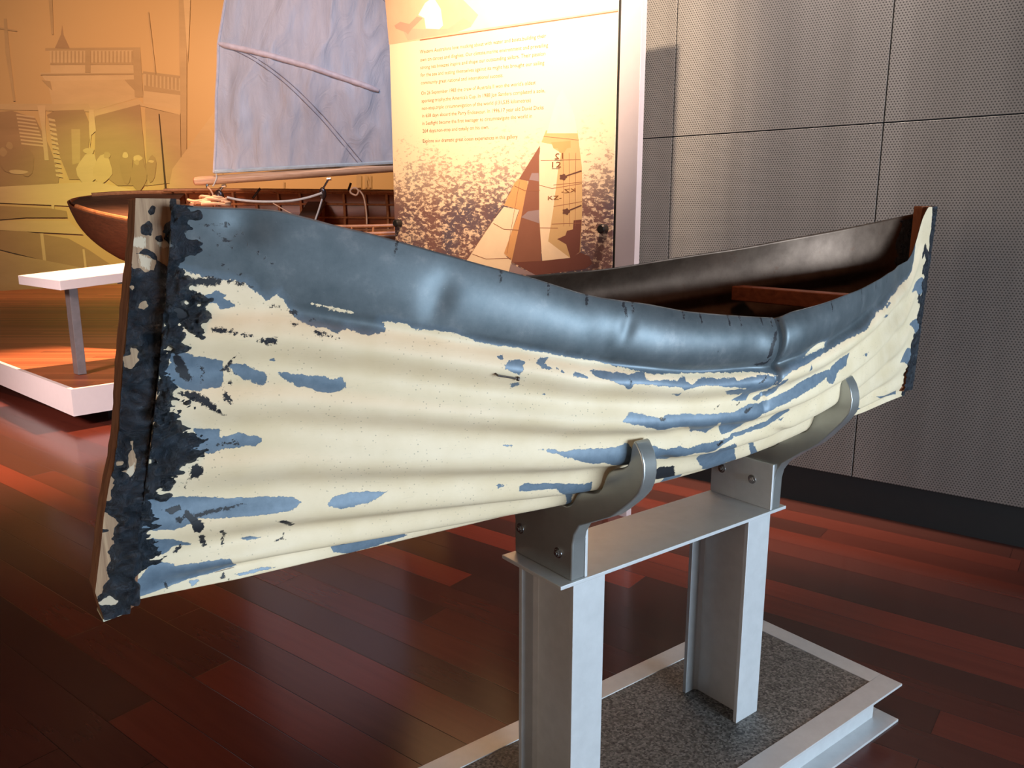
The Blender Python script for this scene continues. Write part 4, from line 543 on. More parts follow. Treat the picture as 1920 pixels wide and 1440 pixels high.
def grid_mesh(name, W, mats, parent, keep=None, attrs=None, flip=False, smooth=True):
    na, ns = W.shape[:2]; idx = np.arange(na*ns).reshape(na, ns)
    F = np.stack([idx[:-1, :-1], idx[1:, :-1], idx[1:, 1:], idx[:-1, 1:]], -1).reshape(-1, 4)
    if flip: F = F[:, ::-1]
    if keep is not None:
        k = keep.ravel(); F = F[k[F].any(1)]
    used = np.unique(F); rm = np.full(na*ns, -1); rm[used] = np.arange(len(used)); F = rm[F]; V = W.reshape(-1, 3)[used]
    me = bpy.data.meshes.new(name); me.vertices.add(len(V)); me.vertices.foreach_set('co', V.ravel().astype(np.float32))
    me.loops.add(F.size); me.loops.foreach_set('vertex_index', F.ravel().astype(np.int32))
    me.polygons.add(len(F)); me.polygons.foreach_set('loop_start', np.arange(0, F.size, 4, dtype=np.int32))
    me.update(calc_edges=True)
    if smooth: me.polygons.foreach_set('use_smooth', np.ones(len(F), bool))
    for k, a in (attrs or {}).items():
        at = me.attributes.new(k, 'FLOAT', 'POINT'); at.data.foreach_set('value', a.ravel()[used].astype(np.float32))
    for m in mats: me.materials.append(m)
    me.validate(); o = bpy.data.objects.new(name, me); COL.objects.link(o); o.parent = parent; return o
# ---------------------------------------------------------------- the tin canoe
M_edge = simple('rusty_cut_edge', (.035, .028, .025), .7)
canoe = empty('tin_canoe', (0, 0, 0), 'battered homemade canoe of corrugated tin, flaking cream paint, resting on the silver stand', 'canoe')
A = np.linspace(0, 1, 760); Sg = np.linspace(0, 1, 230)
P, N = hull_grid(A, Sg, 1)
XA, YS = np.meshgrid(A*LM, Sg*SM, indexing='ij')
bandpoly = [tuple(q) for q in PATCH['band'] if q[0] < .94]+[(.938, .93), (.935, 1.2), (-.03, 1.2), (-.03, .8925)]
band = sd_many(XA, YS, [bandpoly]); band = np.where(band > -.9, band, -1)
bare = np.maximum(band, sd_many(XA, YS, PATCH['blue']))
bare = np.minimum(bare, -sd_many(XA, YS, PATCH['cream']))
for a_ in (.128, .197, .232, .262, .30, .345, .362, .39, .402, .425, .436, .52, .60, .66, .72): PATCH['black'].append([(a_, 1.02), (a_+.0022, 1.02), (a_+.0008, .972), (a_-.0006, .965)])
blk = sd_many(XA, YS, PATCH['black'])
tl = sd_many(XA, YS, [PATCH['tarL']]); tr = sd_many(XA, YS, [PATCH['tarR']+[]])
tr = np.maximum(tr, (XA-LM+.012)*1.)
near = grid_mesh('hull_side', to_world(P), [M_hull, M_inner, M_edge], canoe, attrs={'bare': bare, 'band': band, 'black': np.maximum(blk, np.maximum(tl-.004, tr-.002))})
near['label'] = 'near side of the tin hull, cream paint peeling to blue grey metal'
Af = np.linspace(0, 1, 300); Sf = np.linspace(0, 1, 110)
Pf, Nf = hull_grid(Af, Sf, -1); XF, YF = np.meshgrid(Af*LM, Sf*SM, indexing='ij')
fb = np.where(YF > .83*SM, .02, -.02)
far = grid_mesh('hull_side', to_world(Pf), [M_hull, M_inner, M_edge], canoe, attrs={'bare': fb, 'band': fb, 'black': np.full(XF.shape, -1.)}, flip=True)
for o in (near, far):
    so = o.modifiers.new('thickness', 'SOLIDIFY'); so.thickness = .0016; so.material_offset = 1; so.material_offset_rim = 2; so.offset = -1
# tar shell over the near end of the tin
At = np.linspace(-.004, .21, 330); St = np.linspace(0, 1, 420)
Pt, Nt = hull_grid(np.clip(At, 0, 1)+np.minimum(At, 0)*0, St, 1); XT, YT = np.meshgrid(At*LM, St*SM, indexing='ij')
# normals of a fine, short grid
sd = sd_many(XT, YT, [PATCH['tarL']]); sd = np.minimum(sd, -sd_many(XT, YT, PATCH['tarLhole']))
sd = np.where(sd < -.9, -.05, sd)
rag = (fbm(XT*38, YT*85, 5)-.46)*.046+(fbm(XT*120, YT*200, 3)-.45)*.018
sd2 = sd+rag+.005
def ridge(x, y, o=3):
    return 1-np.abs(fbm(x, y, o)*2-.95)
lump = .0035*fbm(XT*22, YT*22, 3)+.011*ridge(XT*13+fbm(XT*20, YT*20, 2)*1.6, YT*26, 3)**7+.006*ridge(XT*30+YT*14, YT*40-XT*20, 2)**6+.0025*ridge(XT*45, YT*45, 2)**4
off = np.clip(sd2/.010, -1.2, 1); off = off*(.0012+lump)*np.where(off > 0, 1, .5)
tarm = grid_mesh('tar_coating', to_world(Pt+Nt*off[..., None]), [M_tar], canoe, keep=off > -.0002)
tarm['label'] = 'thick black tar smeared over the near end'
# right hand margin of tar
At = np.linspace(.90, 1.0, 150); St2 = np.linspace(0, 1, 380)
Pt, Nt = hull_grid(At, St2, 1); XT, YT = np.meshgrid(At*LM, St2*SM, indexing='ij')
sd = np.maximum(sd_many(XT, YT, [PATCH['tarR']]), (XT-LM)+.016)+(fbm(XT*60, YT*60, 5)-.47)*.034
off = np.clip(sd/.008, -1.2, 1); off = off*(.001+.003*fbm(XT*40, YT*40, 3))*np.where(off > 0, 1, .5)
grid_mesh('tar_coating', to_world(Pt+Nt*off[..., None]), [M_tar], canoe, keep=off > -.0002)
# inside tar strip near the far stem, lying on the far sheet's inner face
At = np.linspace(.945, 1.0, 60); St2 = np.linspace(.1, .985, 160)
Pt, Nt = hull_grid(At, St2, -1); XT, YT = np.meshgrid(At*LM, St2*SM, indexing='ij')
sd = (XT-LM*.962)+(fbm(XT*50, YT*50, 4)-.47)*.05; off = .0018+np.clip(sd/.01, -1, 1)*(.001+.003*fbm(XT*40, YT*40, 3))
grid_mesh('tar_coating', to_world(Pt-Nt*off[..., None]), [M_tar], canoe, keep=off > .0016, flip=True)
# near stem timber: side face grid + body
zo = np.linspace(.842, 1.427, 240)
def uo(z): return np.interp(z, [.84,.885,.953,.991,1.028,1.065,1.117,1.191,1.235,1.315,1.379,1.427], [-1.438,-1.445,-1.431,-1.424,-1.415,-1.405,-1.394,-1.383,-1.375,-1.361,-1.35,-1.344])
def ui(z): return np.interp(z, [.84, 1.42], [-1.404, -1.292])
HV = .024
mb = MB(); zz = list(np.linspace(.842, 1.427, 40)); n_ = len(zz); vv = []
for i, z in enumerate(zz):
    j = .0006*math.sin(z*161)+.0008*math.sin(z*23+1)
    vv += [(uo(z)+j, -HV*.9, z), (uo(z)+j*.4, HV, z), (ui(z)-.004, HV, z), (ui(z)+.01, .012, z), (ui(z)+.01, -.012, z), (ui(z)-.004, -HV, z)]
ff = []
for i in range(n_-1):
    for k in range(6): ff.append([i*6+k, i*6+(k+1) % 6, i*6+6+(k+1) % 6, i*6+6+k])
ff += [list(range(6))[::-1], [(n_-1)*6+k for k in range(6)]]
mb.add(vv, ff)
stem = mb.build('stem_post', [M_stem], canoe, M=MAT_C, bevel=.0025); stem['label'] = 'weathered timber stem post at the near end'
xi = np.linspace(0, 1, 60); X_, Z_ = np.meshgrid(xi, zo, indexing='ij')
def face(off): return np.stack([uo(Z_)+(ui(Z_)-uo(Z_))*X_, HV+.0008+off, Z_], -1)
XM = X_*.035; 
def sdz(polys):
    o = np.full(X_.shape, -1.)
    for p in polys: o = np.maximum(o, poly_sd(XM, Z_, [(a*.035, b) for a, b in p]))
    return o
grid_mesh('side_plank', to_world(face(0*X_)), [M_stemside], stem, attrs={'cream': sdz(STEMCREAM)}, flip=True)['label'] = 'pale worn side of the stem post with flakes of cream'
sdw = sdz(STEMWOOD); sdw = np.where(sdw < -.9, -.03, sdw); sdt = np.maximum(-sdw, sdz(STEMTAR))+(fbm(XM*70, Z_*70, 4)-.47)*.016
off = np.clip(sdt/.006, -1.2, 1); off = off*(.0012+.004*fbm(XM*40, Z_*40, 3)+.008*ridge(XM*20+fbm(XM*30, Z_*30, 2), Z_*30, 3)**6+.004*ridge(XM*40, Z_*70, 2)**5)*np.where(off > 0, 1, .5)
off = np.where(X_ > .97, np.minimum(off, .001), off)
grid_mesh('tar_coating', to_world(face(off)), [M_tar], stem, keep=off > -.0002, flip=True)
bd = MB(); zb_ = np.linspace(.852, 1.36, 140); bd.tube([(float(ui(z))+.002+.002*math.sin(z*140), HV-.007, float(z)) for z in zb_], [.0085+.003*math.sin(z*97)+.002*math.sin(z*260) for z in zb_], 10)
bd.build('tar_coating', [M_tar], canoe, M=MAT_C, smooth=True)
# folded tin lip under the near stem
lip = MB(); lip.prism([(-1.439, -.018, .838), (-1.439, .026, .838), (-1.412, .022, .839), (-1.412, -.022, .839)], (0, 0, .004))
lip.build('keel_lip', [simple('cream_paint', (.62, .58, .42), .5)], canoe, M=MAT_C)
# far stem timber
mb = MB(); zz = np.linspace(.872, 1.437, 24); vv = []
for z in zz:
    f = (z-.872)/.565; u1 = .885+.03*f; u0_ = u1-.052-.02*f; hv = .017+.004*f
    vv += [(u0_, -hv*.6, z), (u0_, hv*.6, z), (u1-.03, hv, z), (u1-.006, hv, z), (u1+.004, hv*.4, z), (u1+.004, -hv*.4, z), (u1-.006, -hv, z), (u1-.03, -hv, z)]
ff = []
for i in range(len(zz)-1):
    for k in range(8): ff.append([i*8+k, i*8+(k+1) % 8, i*8+8+(k+1) % 8, i*8+8+k])
ff += [list(range(8))[::-1], [(len(zz)-1)*8+k for k in range(8)]]
mb.add(vv, ff); st2 = mb.build('stem_post', [M_stem_in], canoe, M=MAT_C, bevel=.002); st2['label'] = 'reddish timber stem post at the far end'
# tar down the outer edge of the far stem
mb = MB(); ff = []; vv = []; zz = np.linspace(.874, 1.436, 90); rr = random.Random(3)
for i, z in enumerate(zz):
    f = (z-.872)/.565; u1 = .885+.03*f; hv = .019+.004*f; e = .003+.0035*rr.random(); q = .034+.016*rr.random()+.012*(1-f)
    vv += [(u1-q, hv+.001, z), (u1-.006, hv+e*.8, z), (u1+.006+e, hv*.4, z), (u1+.006+e, -hv*.4, z), (u1-.006, -hv-e, z), (u1-q, -hv, z)]
for i in range(len(zz)-1):
    for k in range(5): ff.append([i*6+k, i*6+k+1, i*6+7+k, i*6+6+k])
mb.add(vv, ff); mb.build('tar_coating', [M_tar], st2, M=MAT_C, smooth=True, angle=60)
# thwart
th = MB(); th.prism([(.245, -.205, 1.175), (.30, -.205, 1.175), (.30, -.205, 1.215), (.245, -.205, 1.215)], (0, .40, 0))
th.build('thwart', [M_thwart], canoe, M=MAT_C, bevel=.003)['label'] = 'red brown timber seat bar across the hull'
# nail through the side
ipx = hull_grid(np.array([.2175, .2185, .2195]), np.array([.755, .757, .759]), 1)
def hull_at(a, s, side=1):
    p, n = hull_grid(np.array([a-.003, a, a+.003]), np.linspace(0, 1, 230), side); k = int(round(s*229)); return p[1, k], n[1, k]
p, n = hull_at(NAIL[0], NAIL[1])
p = Vector(p); n = Vector(n); d = Vector((.035, .006, -.009)); b = p+n*.002
nl = MB(); nl.tube([b-d*.42+n*-.004, b-d*.38+n*.006, b+d*.6+n*.004], .0016, 8); nl.tube([b+d*.6+n*.004, b+d*.68+n*.004], .0036, 10)
nl.build('nail', [simple('rusty_nail', (.12, .10, .09), .5, .8)], canoe, M=MAT_C, smooth=True)
canoe.location = tuple(ORG+EU*-.25+Vector((0, 0, .82))); rebase(canoe)
# ---------------------------------------------------------------- display stand
stand = empty('display_stand', (0, 0, 0), 'silver painted steel stand with two cradle arms holding the tin canoe', 'stand')
BU0, BU1, BV = -1.06, .495, .262
bf = MB(); e = .006
def ring(m, u0, u1, v, z0, z1, wd):
    m.box((u0, -v, z0), (u1, -v+wd, z1)); m.box((u0, v-wd, z0), (u1, v, z1)); m.box((u0, -v+wd, z0), (u0+wd, v-wd, z1)); m.box((u1-wd, -v+wd, z0), (u1, v-wd, z1))
fr = MB(); ring(fr, BU0, BU1, BV, .112, .119, .062); fr.build('base_top_flange', [M_steel], stand, M=MAT_C, bevel=.0012)
fr = MB(); ring(fr, BU0+.05, BU1-.05, BV-.05, .0075, .112, .008); fr.build('base_web', [M_steel], stand, M=MAT_C)
fr = MB(); ring(fr, BU0, BU1, BV, .0, .0075, .062); fr.build('base_bottom_flange', [M_steel], stand, M=MAT_C, bevel=.0012)
MB().box((BU0+.0625, -BV+.0625, .095), (BU1-.0625, BV-.0625, .117)).build('granite_slab', [M_granite], stand, M=MAT_C)['label'] = 'speckled grey granite infill of the base'
def ibeam(uc):
    z0, z1 = .1172, .675; h = .09; wf = .044; t = .0055; tw = .0035; r = .009
    pts = [(-wf, h), (wf, h), (wf, h-2*t), (tw+r, h-2*t), (tw, h-2*t-r), (tw, -h+2*t+r), (tw+r, -h+2*t), (wf, -h+2*t), (wf, -h), (-wf, -h), (-wf, -h+2*t), (-tw-r, -h+2*t), (-tw, -h+2*t+r), (-tw, h-2*t-r), (-tw-r, h-2*t), (-wf, h-2*t)]
    m = MB(); m.prism([(uc+a, b, z0) for a, b in pts], (0, 0, z1-z0)); return m.build('post', [M_steel], stand, M=MAT_C, bevel=.001)
ibeam(-.555); ibeam(.02)
MB().box((-.64, -.098, .6752), (.118, .098, .6835)).build('top_plate', [M_steel], stand, M=MAT_C, bevel=.0012)
MB().box((-.572, -.094, .6836), (-.565, .094, .802)).build('upstand_plate', [M_steel], stand, M=MAT_C, bevel=.001)
MB().box((.056, -.094, .6836), (.063, .094, .802)).build('upstand_plate', [M_steel], stand, M=MAT_C, bevel=.001)
def cradle(u0, u1, smax, kt=1.):
    """arm whose inner edge follows the corrugated hull; built as one symmetrical profile"""
    a0 = .5*(u0+u1); zb = .6836
    Ag = np.linspace(0, 1, 760); ia = int(np.argmin(np.abs(P[:, 60, 0]-a0)))
    row = P[ia]; nr = N[ia]; ks = [k for k in range(0, 230, 5) if Sg[k] <= smax]
    inner = [(float(row[k, 1]+nr[k, 1]*.0035), float(row[k, 2]+nr[k, 2]*.0035)) for k in ks]
    inner = [(max(v, .0), z) for v, z in inner]; tip = inner[-1]
    iv = np.array(inner); ker = np.hanning(15); ker /= ker.sum()
    pad_ = np.concatenate([np.repeat(iv[:1], 7, 0), iv, iv[-1]+(iv[-1]-iv[-4])/3*np.arange(1, 8)[:, None]]); sm_ = np.stack([np.convolve(pad_[:, c], ker, 'valid') for c in (0, 1)], 1)
    tg = np.gradient(sm_, axis=0); tg /= np.linalg.norm(tg, axis=1, keepdims=True); nn = np.stack([tg[:, 1], -tg[:, 0]], 1)
    ds_ = np.concatenate([[0], np.cumsum(np.linalg.norm(np.diff(iv, axis=0), axis=1))]); ds_ = ds_[-1]-ds_
    outer = []
    for k in range(len(iv)-1, -1, -1):
        T = np.interp(ds_[k], [0, .01, .03, .06, .09, .3], [.008, .024, .044, .062, .064, .058])*kt; q = sm_[k]+nn[k]*T
        if q[1] < .846 or q[0] < .135: break
        outer.append((float(q[0]), float(q[1])))
    outer += [(.113, .808), (.099, .785), (.094, .762), (.093, zb)]
    right = inner+outer
    left = [(-v, z) for v, z in right[::-1]]
    pts = [(u0, v, z) for v, z in right+left[:-1]]
    m = MB(); m.prism(pts, (u1-u0, 0, 0)); o = m.build('cradle_arm', [M_steel_dark], stand, M=MAT_C, bevel=.006, seg=4, smooth=True, angle=50)
    o['label'] = 'cast cradle with a scalloped edge fitting the corrugations'
    pad = MB(); q = [(v, z) for v, z in inner]
    prof = [(-v, z) for v, z in q[::-1]]+q[1:]
    for i in range(len(prof)-1):
        (v0, z0), (v1, z1) = prof[i], prof[i+1]
    return o
cradle(-.608, -.5725, .585); cradle(.0635, .098, .65, .82)
def bolt(u, v, z, s=-1):
    m = MB(); n = 6
    m.prism([(u, v+.0085*math.cos(k*math.pi/3), z+.0085*math.sin(k*math.pi/3)) for k in range(6)], (s*.006, 0, 0))
    m.prism([(u, v+.012*math.cos(k*math.pi/8), z+.012*math.sin(k*math.pi/8)) for k in range(16)], (s*.0018, 0, 0))
    m.tube([(u, v, z), (u+s*.009, v, z)], .0042, 10)
    return m.build('bolt', [M_bolt], stand, M=MAT_C, bevel=.0005)
for v, z in ((-.073, .745), (.052, .732)): bolt(-.608, v, z)
for v, z in ((-.06, .755), (.035, .750)): bolt(.056, v, z)
stand.location = tuple(ORG+EU*-.28); rebase(stand)
# ---------------------------------------------------------------- information sign
SD = rot(-52.5); MS = frame((.572, 3.656, 0), -SD)       # local x right, y away, z up
sign = empty('information_sign', (.2, 3.9, 0), 'tall glowing sign panel printed with sailing text and a yacht photo, behind the canoe', 'sign')
def smat(name, c): return simple(name, c, .32, var=.05, scale=8)
def sea_mat():
    n = NM('print_sea'); tc = n.n.new('ShaderNodeTexCoord'); sp = n.n.new('ShaderNodeSeparateXYZ'); n.l.new(tc.outputs['Object'], sp.inputs[0])
    v = n.coord('Object', (1.3, 1, 2.6), 0); f = n.noise(24, 9, .74, v, .35); big = n.noise(3.2, 3, .5, n.coord('Object', (1, 1, 1.6)))
    hgt = n.step(sp.outputs[2], 2.0, 1.45)      # the photo of the sea fades out upwards on the print
    th = n.math('ADD', n.math('MULTIPLY', n.math('SUBTRACT', 1., hgt), .20), n.math('ADD', .435, n.math('MULTIPLY', n.math('SUBTRACT', .5, big), .22)))
    k = n.step(f, n.math('ADD', th, 0.), n.math('ADD', th, .055))
    side = n.ramp(n.noise(6, 3, .5), (.4, (.15, .06, .06)), (.6, (.06, .045, .08)))
    base = n.ramp(n.step(sp.outputs[2], 2.2, 1.1), (0, (.80, .62, .42)), (.45, (.82, .58, .38)), (1, (.70, .46, .32)))
    kk = n.math('MULTIPLY', k, n.math('ADD', n.math('MULTIPLY', hgt, .92), .0))
    n.set(Base_Color=n.mix(kk, base, side), Roughness=.32); return n.m
cols = {'sky_pink': (.74, .40, .26), 'pale': (.80, .64, .42), 'pink': (.66, .34, .24), 'brown_light': (.55, .28, .2), 'white': (.86, .78, .60), 'line': (.30, .12, .07), 'cream': (.80, .57, .38), 'tan': (.60, .29, .12), 'brown': (.25, .10, .065), 'maroon': (.17, .06, .045), 'mauve': (.30, .20, .20), 'ochre': (.56, .34, .16), 'mark_reflection': (.13, .055, .04)}
keys = list(cols); mats = [sea_mat()]+[smat('print_'+k, cols[k]) for k in keys]
pr = MB(); pr.box((-1.501, -.052, .55), (-.108, -.046, 2.75))
for i, (k, pl) in enumerate(SIGN): pr.poly([(x, -.0522-.00002*i, z) for x, z in pl], 1+keys.index(k))
me_o = pr.build('printed_panel', mats, sign); me_o.matrix_world = MS
me_o['label'] = 'acrylic panel printed with sea, yacht and a pale sky'
sf = MB(); sf.box((-.098, -.045, .0), (.004, .0, 2.75)); sfo = sf.build('frame_post', [simple('pale_pink_laminate', (.47, .39, .40), .4, var=.02)], sign, bevel=.002); sfo.matrix_world = MS; sfo['label'] = 'pale upright at the right edge'
sf = MB(); sf.box((-.135, -.040, .0), (-.0985, -.005, 2.75)); q = sf.build('shadow_gap', [M_black], sign); q.matrix_world = MS
for x, z in ((-1.462, 1.375), (-.150, 1.355)):
    m = MB(); m.tube([(x, -.0455, z), (x, -.085, z)], .021, 20); m.tube([(x, -.085, z), (x, -.090, z)], [.021, .015], 20); q = m.build('standoff_knob', [simple('knob_dark', (.07, .06, .055), .3, .8)], sign, smooth=True); q.matrix_world = MS
font_cache = []
def text_mesh(s, A, B, h, mir, name, mat, parent, M, y, bold=.0):
    cu = bpy.data.curves.new('lettering', 'FONT'); cu.body = s; cu.size = 1; cu.resolution_u = 2; cu.offset = bold
    o = bpy.data.objects.new('tmp', cu); COL.objects.link(o); bpy.context.view_layer.update()
    dg = bpy.context.evaluated_depsgraph_get(); me = bpy.data.meshes.new_from_object(o.evaluated_get(dg)); bpy.data.objects.remove(o)
    n = len(me.vertices); co = np.empty(n*3, np.float32); me.vertices.foreach_get('co', co); co = co.reshape(-1, 3)
    x0, x1 = co[:, 0].min(), co[:, 0].max(); wd = math.hypot(B[0]-A[0], B[1]-A[1]); a = math.atan2(B[1]-A[1], B[0]-A[0])
    px = (co[:, 0]-x0)/(x1-x0)*wd; pz = co[:, 1]*h/.70
    if mir: px = wd-px
    out = np.stack([A[0]+px*math.cos(a)-pz*math.sin(a), np.full(n, y), A[1]+px*math.sin(a)+pz*math.cos(a)], -1).astype(np.float32)
    me.vertices.foreach_set('co', out.ravel()); me.materials.clear(); me.materials.append(mat); me.update()
    q = bpy.data.objects.new(name, me); COL.objects.link(q); q.parent = parent; q.matrix_world = M; return q
M_ink = simple('ink', (.20, .06, .02), .5)
for s, a_, b_, h, mir, it in STEXT: text_mesh(s, a_, b_, h*(.80 if len(s) > 5 else 1), mir, 'lettering', M_ink, sign, MS, -.0524 if len(s) > 5 else -.0542)
# ---------------------------------------------------------------- mural
tones = {'light': (.60, .45, .26), 'pale': (.58, .43, .24), 'mid': (.46, .33, .18), 'dark': (.37, .25, .14), 'black': (.05, .03, .02)}
tk = list(tones)
def mural_base():
    n = NM('mural_print'); f = n.noise(1.2, 5, .55); n.set(Base_Color=n.ramp(f, (.3, (.52, .36, .18)), (.7, (.58, .41, .21))), Roughness=.5); return n.m
def mural_tone(k):
    n = NM('mural_'+k); c = tones[k]; f = n.noise(3.5, 7, .7, None, .4); n.set(Base_Color=n.ramp(f, (.3, tuple(x*.8 for x in c)), (.7, tuple(x*1.15 for x in c))), Roughness=.5); return n.m
mu = MB(); mu.box((-12, 14.6, .27), (6, 14.7, 5.25))
for i, (k, pl) in enumerate(MURAL): mu.poly([(x, 14.597-.0003*i, z) for x, z in pl], 1+tk.index(k))
mo = mu.build('mural_wall_print', [mural_base()]+[mural_tone(k) for k in tk])
tag(mo, 'wall sized sepia historic photo of a waterfront house, behind the wooden sailing dinghy', 'mural')
# ---------------------------------------------------------------- plinth with deck
c0 = Vector((-2.973, 5.272, 0)); cl = Vector((-4.088, 6.288, 0)); dl = (cl-c0).normalized(); dr = Vector((.52, .854, 0)).normalized()
dr = (Vector((-2.894+.0, 5.40, 0))-c0).normalized(); dr = Vector((.80, .60, 0)).normalized()
dr = Vector((-dl.y, dl.x, 0)); dr = -dr if dr.y < 0 else dr
pe = empty('display_platform', tuple(c0), 'low platform of orange timber boards with a white edge, under the wooden dinghy', 'platform')
L1, L2 = 9.0, 11.5
p0_ = c0; p1_ = c0+dl*L1; p2_ = c0+dl*L1+dr*L2; p3_ = c0+dr*L2
def slab(pts, z0, z1): return [(q.x, q.y, z0) for q in pts], (0, 0, z1-z0)
m = MB(); i_ = .03
inn = [p0_+dl*i_+dr*i_, p1_, p2_, p3_]
m.prism([(q.x, q.y, .10) for q in (p0_+(dl+dr)*.03, p1_+dr*.03, p2_, p3_+dl*.03)], (0, 0, .165)); dk = m.build('timber_deck', [M_deck], pe)
m = MB(); m.prism([(q.x, q.y, .085) for q in (p0_, p1_, p1_+dr*.0295, p0_+dr*.0295+dl*.0295)], (0, 0, .187)); m.prism([(q.x, q.y, .085) for q in (p0_, p3_, p3_+dl*.0295, p0_+dr*.0295+dl*.0295)], (0, 0, .187)); m.build('white_edge', [M_white], pe)
m = MB(); m.prism([(q.x, q.y, 0) for q in (p0_+(dl+dr)*.35, p1_+dr*.35, p2_, p3_+dl*.35)], (0, 0, .10)); m.build('recessed_kick', [M_black], pe)
rebase(pe)
# ---------------------------------------------------------------- reading rail
rl = empty('reading_rail', (-3.19, 5.8, .266), 'white tilted label shelf on one post, on the platform corner in front of the dinghy', 'lectern')
def quadslab(pts, th):
    m = MB(); m.prism(pts, (0, 0, -th)); return m
RAIL = [(-3.729, 6.079, .980), (-3.094, 5.5, .984), (-2.353, 6.313, 1.071), (-2.988, 6.892, 1.067)]
tp = quadslab(RAIL, .066).build('rail_top', [M_white], rl, bevel=.002)
m = MB(); pc = Vector((-3.22, 5.86, 0)); ax = dl; ay = dr
m.prism([tuple(pc+ax*a+ay*b+Vector((0, 0, .268))) for a, b in ((-.045, -.03), (.045, -.03), (.045, .03), (-.045, .03))], (-.0, 0, .64)); m.build('rail_post', [simple('grey_steel', (.22, .2, .2), .4, .5)], rl, bevel=.002)
rebase(rl)
# ---------------------------------------------------------------- wooden dinghy
dg_ = empty('sailing_dinghy', (-1.9, 7.2, .27), 'varnished wooden sailing dinghy with ribs inside and a white sail, on the platform', 'boat')
DX, DY, DZ = -3.96, 7.35, 1.545; DL = 5.2; HEEL = math.radians(20)
def dh(a, s, side, inset=0.):
    """a along 0..1, s keel..gunwale 0..1"""
    w = .56*math.sin(math.pi*min(a, .999)**.85)**.62; w = max(w-inset, .004)
    d = .55*(1-abs(2*a-1)**5)**.5
    x = a*DL+.02*(1-s); kz = -.52*min(1., a/.075)**.42*(1-max(0, (a-.9)/.1)**2)-.02
    sheer = .06*(2*a-1)**2*2-.10
    t = s; ph = t*math.pi/2
    v = side*w*math.sin(ph)**.8; z = kz+inset*.6+(sheer+.0-kz)*(1-math.cos(ph)**1.15)
    return x, v, z
def dw(x, v, z):
    # heel about the long axis, then place
    c, s = math.cos(HEEL), math.sin(HEEL)
    return Vector((DX+x, DY+v*c-z*s, DZ+z*c+v*s))
def dgrid(side, inset, na, ns): return np.array([[tuple(dw(*dh((i/(na-1))**1.6, j/(ns-1), side, inset))) for j in range(ns)] for i in range(na)])
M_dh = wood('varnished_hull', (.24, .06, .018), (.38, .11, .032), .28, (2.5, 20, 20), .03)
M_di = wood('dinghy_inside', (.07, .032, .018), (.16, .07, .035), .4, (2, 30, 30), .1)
M_rib = wood('rib_wood', (.36, .13, .045), (.60, .26, .10), .38, (20, 20, 20), .1)
for sd_ in (1, -1):
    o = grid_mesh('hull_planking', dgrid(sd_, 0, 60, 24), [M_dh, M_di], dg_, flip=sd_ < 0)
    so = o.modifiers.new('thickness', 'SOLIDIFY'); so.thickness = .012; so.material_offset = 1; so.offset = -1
    m = MB(); m.tube([dw(*dh(i/40, 1, sd_, .012))+Vector((0, 0, .0)) for i in range(1, 40)], .019, 8); m.build('gunwale_rail', [M_rib], dg_, smooth=True)
    for k, s0 in enumerate((.45, .62, .80)):
        m = MB(); m.tube([dw(*dh(a, s0, sd_, .030)) for a in np.linspace(.12, .92, 26)], .010, 6); m.build('stringer', [M_rib], dg_, smooth=True)
    for i in range(20):
        a = .13+i*.04; m = MB(); m.tube([dw(*dh(a, s0, sd_, .022)) for s0 in np.linspace(.12, .98, 12)], .014, 6); m.build('rib', [M_rib], dg_, smooth=True)
    m = MB(); m.tube([dw(*dh(a, .99, sd_, .085)) for a in np.linspace(.14, .9, 30)], .016, 8); m.build('inner_rail', [M_rib], dg_, smooth=True)
    for i in range(22):
        a = .15+i*.035; p1 = dw(*dh(a, .985, sd_, .02)); p2 = dw(*dh(a, .985, sd_, .085)); MB().tube([p1, p2], .010, 6).build('spacer_block', [M_rib], dg_)
for a in (.40, .66):
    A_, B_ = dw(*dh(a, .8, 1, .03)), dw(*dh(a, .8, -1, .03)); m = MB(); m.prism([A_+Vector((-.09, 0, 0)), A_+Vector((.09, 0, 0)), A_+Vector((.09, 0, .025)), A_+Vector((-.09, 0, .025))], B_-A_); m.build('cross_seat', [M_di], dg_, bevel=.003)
m = MB(); # stern deck
L_ = [dw(*dh(a, .97, 1, .02)) for a in np.linspace(.01, .17, 8)]; R_ = [dw(*dh(a, .97, -1, .02)) for a in np.linspace(.01, .17, 8)]
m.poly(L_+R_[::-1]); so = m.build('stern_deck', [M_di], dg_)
# stem edge, cradle foot
m = MB(); m.tube([dw(*dh(a, 0, 1, 0)) for a in [0, .001, .002, .004, .007, .011, .016, .024, .034, .045, .06, .075]+list(np.linspace(.09, .9, 30))], .016, 8); m.build('keel', [M_dh], dg_, smooth=True)
for a in (.3, .7):
    m = MB(); q = dw(*dh(a, 0, 1)); m.box((q.x-.05, q.y-.3, .268), (q.x+.05, q.y+.3, q.z+.02)); m.build('support_block', [M_black], dg_)
# boom
def px(x, y, Y):
    f = 1500.; d = Vector(((x-960)/f, math.cos(PITCH)-(y-720)/f*math.sin(PITCH), -math.sin(PITCH)-(y-720)/f*math.cos(PITCH))); k = Y/d.y; return Vector((0, 0, 1.4))+d*k

M_boom = wood('boom_wood', (.42, .24, .13), (.66, .46, .30), .28, (2, 30, 30), .05)
YB = 7.2
b0, b1 = px(366, 340, YB), px(905, 302, YB)
bm_ = MB().tube([b0, b0+(b1-b0)*.02, b0+(b1-b0)*.3, b1], [.034, .038, .040, .040], 20).build('boom', [M_boom], dg_, smooth=True); bm_['label'] = 'round wooden boom along the foot of the sail'
MB().tube([b0-(b1-b0)*.002, b0+(b1-b0)*.0004], [.030, .035], 20).build('boom_end', [simple('boom_end_red', (.42, .08, .03), .4)], bm_)
